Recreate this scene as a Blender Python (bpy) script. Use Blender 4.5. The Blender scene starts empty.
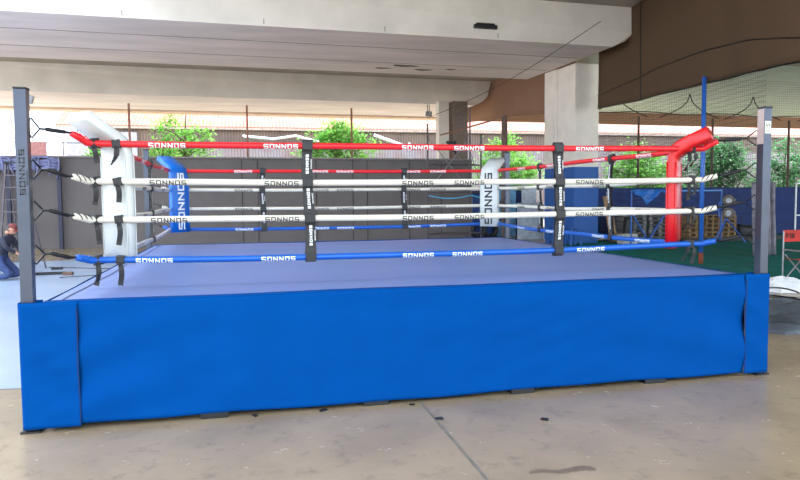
import bpy, bmesh, math, random
from mathutils import Vector, Matrix
random.seed(7)
S = bpy.context.scene
COL = S.collection
PI = math.pi

# ------------------------------------------------------------------ camera
def make_camera():
    yaw, pitch, roll = .2272, -.0646, -.0083
    f = Vector((math.sin(yaw)*math.cos(pitch), math.cos(yaw)*math.cos(pitch), math.sin(pitch)))
    r = Vector((math.cos(yaw), -math.sin(yaw), 0)); u = r.cross(f)
    r2 = r*math.cos(roll)+u*math.sin(roll); u2 = -r*math.sin(roll)+u*math.cos(roll)
    cd = bpy.data.cameras.new('camera'); c = bpy.data.objects.new('camera', cd); COL.objects.link(c)
    m = Matrix((r2, u2, -f)).transposed().to_4x4(); m.translation = (1.683, -5.5233, 1.7871)
    c.matrix_world = m
    cd.sensor_width = 36; cd.lens = 36*666.12/800; cd.clip_end = 500; cd.clip_start = .05
    S.camera = c
make_camera()

# ------------------------------------------------------------------ world, sun, exposure
w = bpy.data.worlds.new('sky'); S.world = w; w.use_nodes = True
bg = w.node_tree.nodes['Background']
bg.inputs[0].default_value = (.76, .88, 1.0, 1); bg.inputs[1].default_value = 2.8
sd = bpy.data.lights.new('sun', 'SUN'); so = bpy.data.objects.new('sun', sd); COL.objects.link(so)
sd.energy = 7.0; sd.angle = .01; sd.color = (1, .95, .86)
so.rotation_euler = Vector((.8, .28, 1)).to_track_quat('Z', 'Y').to_euler(); so.location = (24, 8, 30)
S.view_settings.view_transform = 'Standard'; S.view_settings.look = 'None'
S.view_settings.gamma = 1; S.view_settings.use_curve_mapping = False
S.view_settings.exposure = 0.78

# ------------------------------------------------------------------ materials
def lin(c):
    c = c/255
    return c/12.92 if c <= .04045 else ((c+.055)/1.055)**2.4
def rgb(r, g, b): return (lin(r), lin(g), lin(b), 1)
MATS = {}
def mat(name, c, rough=.7, metal=0, var=.12, scale=6, bump=0, bscale=None, spec=.5, c2=None, detail=4, trans=0, stretch=None):
    if name in MATS: return MATS[name]
    m = bpy.data.materials.new(name); m.use_nodes = True; nt = m.node_tree; N = nt.nodes; L = nt.links
    b = N['Principled BSDF']; b.inputs['Roughness'].default_value = rough; b.inputs['Metallic'].default_value = metal
    b.inputs['Specular IOR Level'].default_value = spec
    c = rgb(*c)
    tc = N.new('ShaderNodeTexCoord'); mp = N.new('ShaderNodeMapping'); L.new(tc.outputs['Object'], mp.inputs[0])
    if stretch: mp.inputs['Scale'].default_value = stretch
    no = N.new('ShaderNodeTexNoise'); no.inputs['Scale'].default_value = scale; no.inputs['Detail'].default_value = detail
    L.new(mp.outputs[0], no.inputs['Vector'])
    rp = N.new('ShaderNodeValToRGB'); L.new(no.outputs['Fac'], rp.inputs[0])
    d = rgb(*c2) if c2 else tuple(v*(1-var*2) for v in c[:3])+(1,)
    rp.color_ramp.elements[0].position = .32; rp.color_ramp.elements[1].position = .68
    rp.color_ramp.elements[0].color = d
    rp.color_ramp.elements[1].color = c if c2 else tuple(min(1, v*(1+var*.6)) for v in c[:3])+(1,)
    L.new(rp.outputs[0], b.inputs['Base Color'])
    if bump:
        n2 = N.new('ShaderNodeTexNoise'); n2.inputs['Scale'].default_value = bscale or scale*3; n2.inputs['Detail'].default_value = 6
        L.new(mp.outputs[0], n2.inputs['Vector'])
        bp = N.new('ShaderNodeBump'); bp.inputs['Strength'].default_value = bump; bp.inputs['Distance'].default_value = .02
        L.new(n2.outputs['Fac'], bp.inputs['Height']); L.new(bp.outputs[0], b.inputs['Normal'])
    if trans:
        t = N.new('ShaderNodeBsdfTranslucent'); L.new(rp.outputs[0], t.inputs[0])
        mx = N.new('ShaderNodeMixShader'); mx.inputs[0].default_value = trans
        L.new(b.outputs[0], mx.inputs[1]); L.new(t.outputs[0], mx.inputs[2]); L.new(mx.outputs[0], N['Material Output'].inputs[0])
    MATS[name] = m; return m

def floor_mat():
    m = mat('concrete_floor', (156, 137, 112), rough=.5, var=.1, scale=1.3, detail=8)
    nt = m.node_tree; N = nt.nodes; L = nt.links; b = N['Principled BSDF']
    base = b.inputs['Base Color'].links[0].from_socket
    tc = N.new('ShaderNodeTexCoord')
    n2 = N.new('ShaderNodeTexNoise'); n2.inputs['Scale'].default_value = 4.5; n2.inputs['Detail'].default_value = 9; n2.inputs['Roughness'].default_value = .75
    L.new(tc.outputs['Object'], n2.inputs['Vector'])
    r2 = N.new('ShaderNodeValToRGB'); r2.color_ramp.elements[0].position = .28; r2.color_ramp.elements[1].position = .46
    r2.color_ramp.elements[0].color = (.55, .53, .5, 1); r2.color_ramp.elements[1].color = (1, 1, 1, 1)
    L.new(n2.outputs['Fac'], r2.inputs[0])
    mx = N.new('ShaderNodeMix'); mx.data_type = 'RGBA'; mx.blend_type = 'MULTIPLY'; mx.inputs[0].default_value = .8
    L.new(base, mx.inputs[6]); L.new(r2.outputs[0], mx.inputs[7]); L.new(mx.outputs[2], b.inputs['Base Color'])
    r3 = N.new('ShaderNodeMapRange'); r3.inputs['To Min'].default_value = .16; r3.inputs['To Max'].default_value = .34
    L.new(n2.outputs['Fac'], r3.inputs[0]); L.new(r3.outputs[0], b.inputs['Roughness'])
    n3 = N.new('ShaderNodeTexNoise'); n3.inputs['Scale'].default_value = 9; n3.inputs['Detail'].default_value = 6
    L.new(tc.outputs['Object'], n3.inputs['Vector'])
    bp = N.new('ShaderNodeBump'); bp.inputs['Strength'].default_value = .12; bp.inputs['Distance'].default_value = .02
    L.new(n3.outputs['Fac'], bp.inputs['Height']); L.new(bp.outputs[0], b.inputs['Normal'])
    return m

def stripes_mat(name, c, c2, scale, axis='X', rough=.6, bump=.6, sharp=False):
    """ribbed sheet or roof tile rows: a wave along one axis"""
    m = bpy.data.materials.new(name); m.use_nodes = True; nt = m.node_tree; N = nt.nodes; L = nt.links
    b = N['Principled BSDF']; b.inputs['Roughness'].default_value = rough
    tc = N.new('ShaderNodeTexCoord'); wv = N.new('ShaderNodeTexWave'); wv.bands_direction = axis
    wv.inputs['Scale'].default_value = scale; wv.inputs['Distortion'].default_value = .3
    L.new(tc.outputs['Object'], wv.inputs['Vector'])
    no = N.new('ShaderNodeTexNoise'); no.inputs['Scale'].default_value = .8; no.inputs['Detail'].default_value = 6
    L.new(tc.outputs['Object'], no.inputs['Vector'])
    rp = N.new('ShaderNodeValToRGB'); rp.color_ramp.elements[0].position = .35; rp.color_ramp.elements[1].position = .65
    rp.color_ramp.elements[0].color = rgb(*c2); rp.color_ramp.elements[1].color = rgb(*c)
    L.new(no.outputs['Fac'], rp.inputs[0])
    mx = N.new('ShaderNodeMix'); mx.data_type = 'RGBA'; mx.blend_type = 'MULTIPLY'; mx.inputs[0].default_value = .35
    L.new(rp.outputs[0], mx.inputs[6]); L.new(wv.outputs['Color'], mx.inputs[7]); L.new(mx.outputs[2], b.inputs['Base Color'])
    bp = N.new('ShaderNodeBump'); bp.inputs['Strength'].default_value = bump; bp.inputs['Distance'].default_value = .05
    L.new(wv.outputs['Fac'], bp.inputs['Height']); L.new(bp.outputs[0], b.inputs['Normal'])
    MATS[name] = m; return m

def net_mat(name, c, cell, thick):
    """square mesh netting: holes are really open"""
    m = bpy.data.materials.new(name); m.use_nodes = True; nt = m.node_tree; N = nt.nodes; L = nt.links
    b = N['Principled BSDF']; b.inputs['Base Color'].default_value = rgb(*c); b.inputs['Roughness'].default_value = .8
    uv = N.new('ShaderNodeUVMap'); uv.uv_map = 'UVMap'
    sp = N.new('ShaderNodeSeparateXYZ'); L.new(uv.outputs[0], sp.inputs[0])
    outs = []
    for k in (0, 1):
        a = N.new('ShaderNodeMath'); a.operation = 'DIVIDE'; a.inputs[1].default_value = cell; L.new(sp.outputs[k], a.inputs[0])
        f = N.new('ShaderNodeMath'); f.operation = 'FRACT'; L.new(a.outputs[0], f.inputs[0])
        l = N.new('ShaderNodeMath'); l.operation = 'LESS_THAN'; l.inputs[1].default_value = thick/cell; L.new(f.outputs[0], l.inputs[0])
        outs.append(l)
    mx = N.new('ShaderNodeMath'); mx.operation = 'MAXIMUM'; L.new(outs[0].outputs[0], mx.inputs[0]); L.new(outs[1].outputs[0], mx.inputs[1])
    L.new(mx.outputs[0], b.inputs['Alpha'])
    MATS[name] = m; return m

# ------------------------------------------------------------------ mesh helpers
def new(): return bmesh.new()
def box(bm, c, s, rot=None, bev=0):
    r = bmesh.ops.create_cube(bm, size=1); vs = r['verts']
    M = Matrix.Translation(Vector(c)) @ (rot.to_4x4() if rot else Matrix.Identity(4)) @ Matrix.Diagonal((s[0], s[1], s[2], 1))
    bmesh.ops.transform(bm, matrix=M, verts=vs)
    if bev:
        es = list({e for v in vs for e in v.link_edges})
        bmesh.ops.bevel(bm, geom=es, offset=bev, segments=2, affect='EDGES', profile=.6)
    return vs
def bar(bm, a, b, wd, th=None, bev=0, up=(0, 0, 1)):
    """a square bar from a to b"""
    a = Vector(a); b = Vector(b); d = b-a; z = d.normalized(); u = Vector(up)
    if abs(z.dot(u)) > .95: u = Vector((0, 1, 0))
    x = u.cross(z).normalized(); y = z.cross(x)
    R = Matrix((x, y, z)).transposed()
    box(bm, (a+b)/2, (wd, th or wd, d.length), R, bev)
def tube(bm, pts, r, seg=8, caps=True):
    pts = [Vector(p) for p in pts]; rings = []; n = len(pts)
    prev = None
    for i, p in enumerate(pts):
        t = (pts[min(i+1, n-1)]-pts[max(i-1, 0)]).normalized()
        if prev is None:
            u = Vector((0, 0, 1)) if abs(t.z) < .9 else Vector((1, 0, 0))
            x = u.cross(t).normalized()
        else:
            x = (prev - t*prev.dot(t)).normalized()
        prev = x; y = t.cross(x)
        rr = r[i] if isinstance(r, (list, tuple)) else r
        rings.append([bm.verts.new(p+(x*math.cos(a)+y*math.sin(a))*rr) for a in [2*PI*k/seg for k in range(seg)]])
    for i in range(n-1):
        for k in range(seg):
            bm.faces.new((rings[i][k], rings[i][(k+1) % seg], rings[i+1][(k+1) % seg], rings[i+1][k]))
    if caps:
        bm.faces.new(rings[0][::-1]); bm.faces.new(rings[-1])
def grid(bm, nu, nv, fn, uv=False):
    vs = [[bm.verts.new(fn(i/nu, j/nv)) for j in range(nv+1)] for i in range(nu+1)]
    lay = bm.loops.layers.uv.new('UVMap') if uv and not bm.loops.layers.uv else (bm.loops.layers.uv.active if uv else None)
    for i in range(nu):
        for j in range(nv):
            f = bm.faces.new((vs[i][j], vs[i+1][j], vs[i+1][j+1], vs[i][j+1]))
            if uv:
                for l, (a, b) in zip(f.loops, ((i, j), (i+1, j), (i+1, j+1), (i, j+1))):
                    l[lay].uv = uv(a/nu, b/nv)
    return vs
def solidify(bm, t):
    bmesh.ops.recalc_face_normals(bm, faces=bm.faces)
    bmesh.ops.solidify(bm, geom=list(bm.faces), thickness=t)
def prism(bm, poly, a, b):
    """poly: points; a, b: offset vectors of the two ends"""
    A = [bm.verts.new(Vector(p)+Vector(a)) for p in poly]; B = [bm.verts.new(Vector(p)+Vector(b)) for p in poly]
    n = len(poly)
    bm.faces.new(A[::-1]); bm.faces.new(B)
    for i in range(n): bm.faces.new((A[i], A[(i+1) % n], B[(i+1) % n], B[i]))
def wloc(o):
    v = Vector((0, 0, 0))
    while o: v += o.location; o = o.parent
    return v
def obj(name, bm, m, parent=None, smooth=False, label=None, keep=False):
    """links bm (world coordinates) as ONE mesh object, origin at its base"""
    bmesh.ops.recalc_face_normals(bm, faces=bm.faces)
    me = bpy.data.meshes.new(name)
    if parent is None:
        xs = [v.co.x for v in bm.verts]; ys = [v.co.y for v in bm.verts]; zs = [v.co.z for v in bm.verts]
        o0 = Vector(((min(xs)+max(xs))/2, (min(ys)+max(ys))/2, min(zs)))
        if keep: o0 = Vector((0, 0, 0))
    else: o0 = wloc(parent)
    bmesh.ops.translate(bm, verts=bm.verts, vec=-o0)
    bm.to_mesh(me); bm.free()
    if smooth: me.polygons.foreach_set('use_smooth', [True]*len(me.polygons))
    me.materials.append(m)
    o = bpy.data.objects.new(name, me); COL.objects.link(o)
    if parent: o.parent = parent
    else: o.location = o0
    if label: o['label'] = label
    return o
def tag(o, label, cat, group=None, kind=None):
    o['label'] = label; o['category'] = cat
    if group: o['group'] = group
    if kind: o['kind'] = kind
    return o
def thing(name, loc, label, cat, group=None):
    o = bpy.data.objects.new(name, None); COL.objects.link(o); o.location = loc; o.empty_display_size = .1
    return tag(o, label, cat, group)
def struct(name, bm, m, label=None, keep=False):
    o = obj(name, bm, m, keep=keep); o['kind'] = 'structure'
    if label: o['label'] = label; o['category'] = name.split('_')[0]
    return o
def copy_tree(o, parent=None):
    c = o.copy(); COL.objects.link(c); c.parent = parent
    for ch in list(o.children): copy_tree(ch, c)
    return c

# lettering: each letter a set of strokes on a 1 x 1 cell
LET = {'S': [(1,1,0,1),(0,1,0,.5),(0,.5,1,.5),(1,.5,1,0),(1,0,0,0)], 'O': [(0,0,1,0),(1,0,1,1),(1,1,0,1),(0,1,0,0)],
       'N': [(0,0,0,1),(0,1,1,0),(1,0,1,1)], 'F': [(0,0,0,1),(0,1,1,1),(0,.5,.8,.5)], 'I': [(.5,0,.5,1)],
       'B': [(0,0,0,1),(0,1,.8,1),(.8,1,.8,.5),(0,.5,1,.5),(1,.5,1,0),(1,0,0,0)]}
def lettering(bm, text, fn, width=1.0, height=1.0, th=.2, gap=.32):
    """strokes of text over (0..width, 0..height), mapped by fn(u, v)"""
    n = len(text); cw = width/(n+(n-1)*gap)
    for i, ch in enumerate(text):
        x0 = i*cw*(1+gap)
        for (a, b, c, d) in LET[ch]:
            h = th*height/2
            p = Vector((x0+h+a*(cw-2*h), h+b*(height-2*h))); q = Vector((x0+h+c*(cw-2*h), h+d*(height-2*h)))
            t = (q-p).normalized(); nrm = Vector((-t.y, t.x))*h
            p = p-t*h; q = q+t*h
            k = 4; rows = []
            for j in range(k+1):
                m = p+(q-p)*j/k
                rows.append((bm.verts.new(fn(m.x+nrm.x, m.y+nrm.y)), bm.verts.new(fn(m.x-nrm.x, m.y-nrm.y))))
            for j in range(k): bm.faces.new((rows[j][0], rows[j+1][0], rows[j+1][1], rows[j][1]))

# ------------------------------------------------------------------ material set
M_floor = floor_mat()
M_face = mat('beam_concrete', (228, 220, 210), rough=.85, var=.06, scale=.9, bump=.15, bscale=5, detail=8)
M_sof = mat('soffit_concrete', (238, 224, 222), rough=.8, var=.09, scale=1.1, bump=.15, bscale=4, detail=8, stretch=(.25, 1, 1))
M_slab = mat('slab_concrete', (170, 160, 150), rough=.9, var=.08, scale=1)
M_beige = mat('warm_beam_concrete', (236, 204, 182), rough=.9, var=.06, scale=1.2)
M_green = mat('pale_green_ceiling', (214, 222, 210), rough=.9, var=.05, scale=1)
M_col = mat('column_paint', (230, 219, 208), rough=.7, var=.05, scale=2, bump=.08)
M_colblue = mat('column_blue_paint', (34, 88, 160), rough=.6, var=.06, scale=3)
M_wall = mat('grey_wall', (108, 102, 101), rough=.8, var=.05, scale=1.5, bump=.05)
M_seam = mat('seam_dark', (62, 58, 60), rough=.8)
M_cloth = mat('brown_shade_cloth', (92, 72, 56), rough=.95, var=.08, scale=40, detail=2, spec=.1)
M_cloth2 = mat('tan_shade_cloth', (166, 128, 104), rough=.95, var=.08, scale=20, detail=2, spec=.1)
M_turf = mat('green_turf', (28, 108, 100), rough=.95, var=.12, scale=3, bump=.5, bscale=120, spec=.1)
M_navy = mat('navy_windscreen', (18, 46, 108), rough=.75, var=.12, scale=3)
M_skirt = mat('blue_skirt_fabric', (0, 66, 135), rough=.85, var=.03, scale=3, bump=.25, bscale=3.5, spec=.04)
M_canvas = mat('ring_canvas', (98, 124, 182), rough=.42, var=.035, scale=.7, spec=.5, bump=.08, bscale=1.2)
M_rope_r = mat('red_rope_cover', (214, 16, 30), rough=.42, var=.05)
M_rope_w = mat('white_rope_cover', (208, 202, 188), rough=.42, var=.04)
M_rope_b = mat('blue_rope_cover', (0, 84, 176), rough=.42, var=.05)
M_rope_glare = mat('glare_rope_cover', (184, 182, 192), rough=.4, var=.05)
M_black = mat('black_webbing', (34, 33, 36), rough=.6, var=.15, scale=20, bump=.2)
M_blk = mat('black_steel', (26, 26, 30), rough=.4, metal=.3)
M_white = mat('white_print', (240, 240, 240), rough=.5, var=.02)
M_ink = mat('black_print', (30, 30, 34), rough=.5, var=.02)
M_post = mat('dark_steel_post', (72, 77, 90), rough=.28, metal=.55, var=.08, scale=4)
M_padw = mat('white_vinyl', (196, 199, 198), rough=.38, var=.03, scale=4, bump=.1)
M_padr = mat('red_vinyl', (196, 10, 20), rough=.38, var=.04, scale=4, bump=.2)
M_padb = mat('blue_vinyl', (0, 98, 190), rough=.38, var=.04, scale=4, bump=.1)
M_bpole = mat('blue_pole_paint', (40, 96, 182), rough=.4, var=.06)
M_rust = mat('rust', (140, 66, 44), rough=.9, var=.2, scale=20)
M_rpole = mat('rusty_pole', (150, 104, 84), rough=.8, var=.15, scale=8)
M_gal = mat('galvanised_steel', (150, 152, 156), rough=.4, metal=.6)
M_dgal = mat('dark_scaffold_steel', (92, 84, 88), rough=.6, metal=.3)
M_wood = mat('pallet_wood', (150, 118, 80), rough=.85, var=.18, scale=6, stretch=(1, 1, 5))
M_gwood = mat('grey_pallet_wood', (128, 124, 122), rough=.85, var=.18, scale=6)
M_plank = mat('plywood', (176, 138, 100), rough=.8, var=.12, scale=5)
M_leaf = mat('leaf', (126, 190, 82), rough=.6, var=.3, scale=1.6, trans=.5, detail=3)
M_leafd = mat('leaf_dark', (96, 160, 104), rough=.6, var=.35, scale=1.4, trans=.45, detail=3)
M_bark = mat('bark', (104, 88, 76), rough=.9)
M_roof = stripes_mat('roof_tiles', (190, 116, 98), (180, 98, 80), 1.2, 'X')
M_corr = stripes_mat('corrugated_brown', (128, 106, 92), (112, 92, 82), 1.5, 'X')
M_corrl = stripes_mat('corrugated_pale', (150, 142, 152), (140, 118, 118), 1.5, 'X')
M_plaster = mat('outside_plaster', (170, 166, 176), rough=.9)
M_ground = mat('yard_ground', (190, 178, 160), rough=.9, scale=.5)
M_tarpb = mat('blue_tarp', (30, 110, 200), rough=.4, var=.1, bump=.5, bscale=8)
M_plas = mat('white_plastic', (225, 225, 228), rough=.35, var=.05, bump=.4, bscale=10)
M_tarpk = mat('dark_grey_tarp', (84, 90, 98), rough=.38, var=.25, scale=3, bump=.5, bscale=9)
M_redcl = mat('red_chair_cloth', (190, 44, 34), rough=.7)
M_tyre = mat('wheel_rubber', (120, 104, 92), rough=.7)
M_blkpl = mat('black_plastic', (22, 22, 26), rough=.5)
M_net = net_mat('black_net', (50, 50, 50), .11, .006)
M_netb = net_mat('blue_net', (120, 150, 220), .16, .012)

# ------------------------------------------------------------------ setting
bm = new(); grid(bm, 1, 1, lambda u, v: Vector((-16+30.4*u, -9+33*v, 0)))
struct('floor', bm, M_floor, 'worn grey-brown concrete floor under and around the boxing ring', keep=True)
bm = new(); grid(bm, 1, 1, lambda u, v: Vector((-60+140*u, -60+170*v, -.06)))
struct('ground', bm, M_ground, 'sunlit pale ground outside the hall', keep=True)
bm = new(); grid(bm, 40, 50, lambda u, v: Vector((-15+(14.6-.05*math.sin(v*9))*u, 1.2+14.4*v+.25*u+(.12*math.sin(u*23) if v in (0, 1) else 0), .004)))  # bright bluish glare on the concrete, painted as a paler sheet
struct('floor_left_glare', bm, mat('floor_glare_tint', (158, 172, 196), rough=.3, var=.07, scale=1.2, detail=8, bump=.08), 'pale blue-grey glare put into the floor colour left of the ring', keep=True)
# turf of the batting cage
bm = new()
prism(bm, [(10.9, 6.1, -.02), (50, 2, -.02), (50, 24, -.02), (15.6, 18.5, -.02), (12.9, 17.2, -.02)], (0, 0, 0), (0, 0, .035))
struct('floor_turf', bm, M_turf, 'green artificial turf inside the netted cage at the right')
# floor joint (a shallow sealed groove)
bm = new(); box(bm, (3.13, -2.3, .001), (.022, 4.6, .004)); 
struct('trim_1', bm, mat('joint_filler', (112, 104, 96), rough=.9), 'straight expansion joint across the front floor')

E = Vector((math.cos(.0436), math.sin(.0436), 0)); F = Vector((-E.y, E.x, 0))
def bld(x, y, z): return E*x+F*y+Vector((0, 0, z))     # building axes, turned 2.5 degrees from the ring
# main slab
bm = new(); box(bm, (0, 0, 0), (1, 1, 1))
for v in bm.verts:
    v.co = bld(-1.0 if v.co.x < 0 else 17.0, -7.0 if v.co.y < 0 else 19.5, 7.86 if v.co.z < 0 else 8.4)
struct('ceiling', bm, M_slab, 'concrete deck slab over the ring')
bm = new(); box(bm, (0, 0, 0), (1, 1, 1))
for v in bm.verts:
    v.co = bld(-13 if v.co.x < 0 else 17.0, 19.5 if v.co.y < 0 else 34, 7.86 if v.co.z < 0 else 8.4)
struct('ceiling_back', bm, M_slab, 'concrete deck slab over the back of the hall')
def beam(name, x0, x1, y0, y1, z0, z1, mface, msof, label, batter=.35):
    bm = new()
    poly = [(x0, z0), (x1-.55, z0), (x1-.1, z0+.2), (x1+.12, z0+.45), (x1+batter, z1), (x0, z1)]
    A = [bm.verts.new(bld(x, y0-(.12 if z > z0+.3 else 0), z)) for x, z in poly]; B = [bm.verts.new(bld(x, y1, z)) for x, z in poly]
    n = len(poly); bm.faces.new(A); bm.faces.new(B[::-1])
    fs = []
    for i in range(n):
        f = bm.faces.new((A[i], B[i], B[(i+1) % n], A[(i+1) % n]))
        if i in (0, 1, 2): f.material_index = 1
    o = struct(name, bm, mface, label); o.data.materials.append(msof); return o
bf = beam('beam_front', -11.5, 14.6, 13.75, 19.9, 6.6, 7.9, M_face, M_sof, 'wide concrete crossbeam nearest the ring, resting on the pale column')
beam('beam_back', -12, 15.4, 27.7, 33.0, 6.6, 7.9, M_face, M_sof, 'second concrete crossbeam further back, over the grey wall')
M_fs = mat('formwork_line', (150, 138, 130), rough=.9)
for yy in (15.6, 17.9):
    bm = new(); box(bm, bld(1.4, yy, 6.597), (25.0, .03, .012), Matrix.Rotation(.0436, 3, 'Z')); obj('formwork_seam', bm, M_fs, bf)
for xx in (-4.4, -.8, 2.9, 6.4, 10.0):
    bm = new(); box(bm, bld(xx, 13.742, 7.25), (.025, .02, 1.2), Matrix.Rotation(.0436, 3, 'Z')); obj('formwork_joint', bm, M_fs, bf)
for (xx, yy, rx_, ry_) in ((8.3, 18.3, .5, .16), (9.2, 18.9, .35, .14), (7.6, 18.9, .3, .12), (10.2, 18.6, .2, .1)):
    bm = new(); n_ = 22; bm.faces.new([bm.verts.new(bld(xx+rx_*math.cos(a)*(1+.25*math.sin(3*a+xx)), yy+ry_*math.sin(a)*(1+.2*math.sin(5*a)), 6.594)) for a in [2*PI*k/n_ for k in range(n_)]])
    obj('damp_spot', bm, mat('damp_spot', (92, 82, 76), rough=.9), bf, label='dark damp spot under the beam')
bm = new(); box(bm, (0, 0, 0), (1, 1, 1))
for v in bm.verts: v.co = bld(-16 if v.co.x < 0 else 15.9, 33.1 if v.co.y < 0 else 34, 6.5 if v.co.z < 0 else 8.4)
struct('beam_edge', bm, M_beige, 'warm beige edge beam at the far side of the hall')
bm = new(); box(bm, (0, 0, 0), (1, 1, 1))
for v in bm.verts: v.co = bld(15.9 if v.co.x < 0 else 52, 31.6 if v.co.y < 0 else 31.9, 6.27 if v.co.z < 0 else 7.1)
struct('beam_side', bm, M_cloth2, 'brown cloth covered edge beam above the bright roofs behind the cage')
bm = new(); box(bm, (0, 0, 0), (1, 1, 1))
for v in bm.verts: v.co = bld(16.1 if v.co.x < 0 else 52, -9 if v.co.y < 0 else 32, 7.0 if v.co.z < 0 else 7.4)
struct('ceiling_side', bm, M_green, 'pale green-grey ceiling over the netted cage')
bm = new(); box(bm, (0, 0, 0), (1, 1, 1))
for v in bm.verts: v.co = bld(16.3 if v.co.x < 0 else 52, 15.2 if v.co.y < 0 else 15.9, 6.8 if v.co.z < 0 else 7.05)
struct('beam_rib', bm, M_slab, 'shallow grey rib across the cage ceiling')

# columns
def column(n, x0, x1, y0, y1, z1, label, blue=None):
    bm = new(); cx = bld((x0+x1)/2, (y0+y1)/2, 0)
    R = Matrix.Rotation(.0436, 3, 'Z')
    box(bm, cx+Vector((0, 0, z1/2)), (x1-x0, y1-y0, z1), R, .05)
    if not blue: box(bm, bld(x0+.02, (y0+y1)/2, z1/2), (.1, .25, z1), R)
    else: box(bm, bld(x0-.03, y0+.75*(y1-y0), z1/2+blue/2), (.12, .9, z1-blue-.01), R, .03)
    o = struct(n, bm, M_col if blue else mat('column_brown', (150, 134, 124), rough=.8), label)
    if blue:
        b2 = new(); box(b2, cx+Vector((0, 0, blue/2)), (x1-x0+.02, y1-y0+.02, blue), R, .04)
        c = obj('blue_paint_band', b2, M_colblue, o, label='blue painted lower part')
    return o
column('column_1', 14.25, 15.26, 16.45, 18.75, 6.62, 'pale concrete column with a blue painted base behind the ring', 2.85)
bm = new(); 
R25 = Matrix.Rotation(.0436, 3, 'Z')
box(bm, bld(13.62, 26.9, 3.31), (.82, .6, 6.62), R25, .03)
struct('column_2', bm, mat('column_brown', (132, 116, 106), rough=.8), 'brown-grey column rising behind the end of the grey wall')  # dark front of the column; its lit left face is a separate piece
bm = new(); box(bm, bld(12.78, 26.95, 3.31), (.55, .5, 6.62), R25, .03)  # lit side of the same column, its brightness put into white paint
struct('column_lit_face', bm, M_col, 'lit left face of the brown-grey column, put in as a white piece')

# grey wall
def wall_seg(name, x0, x1, y, z1, m, label, th=.2):
    bm = new(); box(bm, (0, 0, 0), (1, 1, 1))
    for v in bm.verts: v.co = bld(x0 if v.co.x < 0 else x1, y if v.co.y < 0 else y+th, 0 if v.co.z < 0 else z1)
    return struct(name, bm, m, label)
wl = wall_seg('wall_back', -16, 12.1, 21.2, 3.32, M_wall, 'plain grey wall closing the hall behind the ring')
bm = new()
for x in (-8.5, -5.0, -1.0, 2.5, 3.1, 5.4, 6.9, 7.5, 9.3): box(bm, bld(x, 21.185, 1.65), (.02, .02, 3.28), R25)
obj('panel_seam', bm, M_seam, wl)
bm = new(); box(bm, bld(-1.95, 21.2, 3.35), (28, .3, .06), R25)
obj('wall_cap', bm, mat('cap', (140, 132, 130)), wl)
wall_seg('wall_right', 16.0, 52, 18.55, 2.08, M_navy, 'navy blue windscreen wall behind the pallets and turf', .1)
wall_seg('wall_side', 11.9, 15.9, 23.2, 2.05, M_navy, 'navy blue wall between the grey wall and the pale column', .1)

# ------------------------------------------------------------------ boxing ring
W, D, H = 6.66, 6.64, 1.0
pl = thing('ring_platform', (W/2, D/2, 0), 'raised square boxing ring platform with light blue canvas', 'boxing ring')
bm = new()
for x in (.22, 1.45, 2.73, 4.09, 5.44, W-.22):
    bar(bm, (x, .12, .9), (x, D-.2, .9), .06)
    for y in (.12, D/2, D-.2): bar(bm, (x, y, .05), (x, y, .9), .06)
for y in (.12, D/2, D-.2): bar(bm, (.2, y, .84), (W-.2, y, .84), .06)
obj('frame', bm, M_blk, pl)
for x in (1.40, 2.74, 4.09, 5.44):
    for y in (.1, D-.22):
        bm = new(); box(bm, (x, y, .025), (.22, .2, .05), None, .006); obj('foot', bm, M_blkpl, pl)
bm = new(); box(bm, (W/2, D/2-.06, .945), (W-.34, D-.22, .07)); obj('deck', bm, M_gwood, pl)
def cz(x, y):
    return .995+.004*math.sin(x*1.1+y*2.2)+.003*math.sin(y*5+x*.6)+.002*math.sin(x*4.3-y)
bm = new(); grid(bm, 60, 60, lambda u, v: Vector((.15+(W-.3)*u, .012+(D-.162)*v, cz(.15+(W-.3)*u, (D-.15)*v) if 0 < u < 1 and 0 < v < 1 else .985)))
obj('canvas', bm, M_canvas, pl, smooth=True)
for x in (.27, W-.27):
    bm = new(); grid(bm, 60, 1, lambda u, v, x=x: Vector((x+.018*(v-.5), .06+(D-.25)*u, cz(x, .06+(D-.25)*u)+.003)))
    obj('canvas_seam', bm, mat('navy_binding', (24, 40, 84), rough=.7), pl)
bm = new()
for q, (x0, x1, y) in enumerate(((.17, 6.5, .75), (.17, 6.5, 5.2), (.2, 6.4, 3.0))):
    grid(bm, 80, 1, lambda u, v, y=y: Vector((x0+(x1-x0)*u, y+.05*math.sin(u*3+q)+.012*(v-.5), cz(x0+(x1-x0)*u, y)+.0035)))
obj('canvas_fold', bm, mat('fold', (84, 108, 168), rough=.5), pl)

# skirt
sk = thing('ring_skirt', (W/2, 0, .04), 'bright blue fabric skirt hung round the sides of the ring platform', 'skirt')
def wr(x, z):
    d0 = math.exp(-abs(x-.5)/.6); d1 = math.exp(-abs(W-.3-x)/1.1)
    t = .0035*math.sin(2.2*x+5*z)+.003*math.sin(9*z-1.1*x+1.3*math.sin(x*1.4))+.0015*math.sin(21*z+2*x)
    t += d0*.014*math.sin(14*(z-.35*x)+1)*(z < 2)
    t += d1*.022*math.sin(11*(z+.28*x)-2.4)
    t += .003*math.sin(31*z-9*x)*math.exp(-abs(x-4.3)/.9)
    return t*min(1, (1.01-z)*5)*min(1, (z)*6+.4)
def hem(x): return .042+.006*math.sin(x*1.7)+.004*math.sin(x*5.1)
def panel(name, fn, nu, nv, lab=None, th=.005):
    bm = new(); grid(bm, nu, nv, fn); solidify(bm, th); return obj(name, bm, M_skirt, sk, smooth=True, label=lab)
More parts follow.
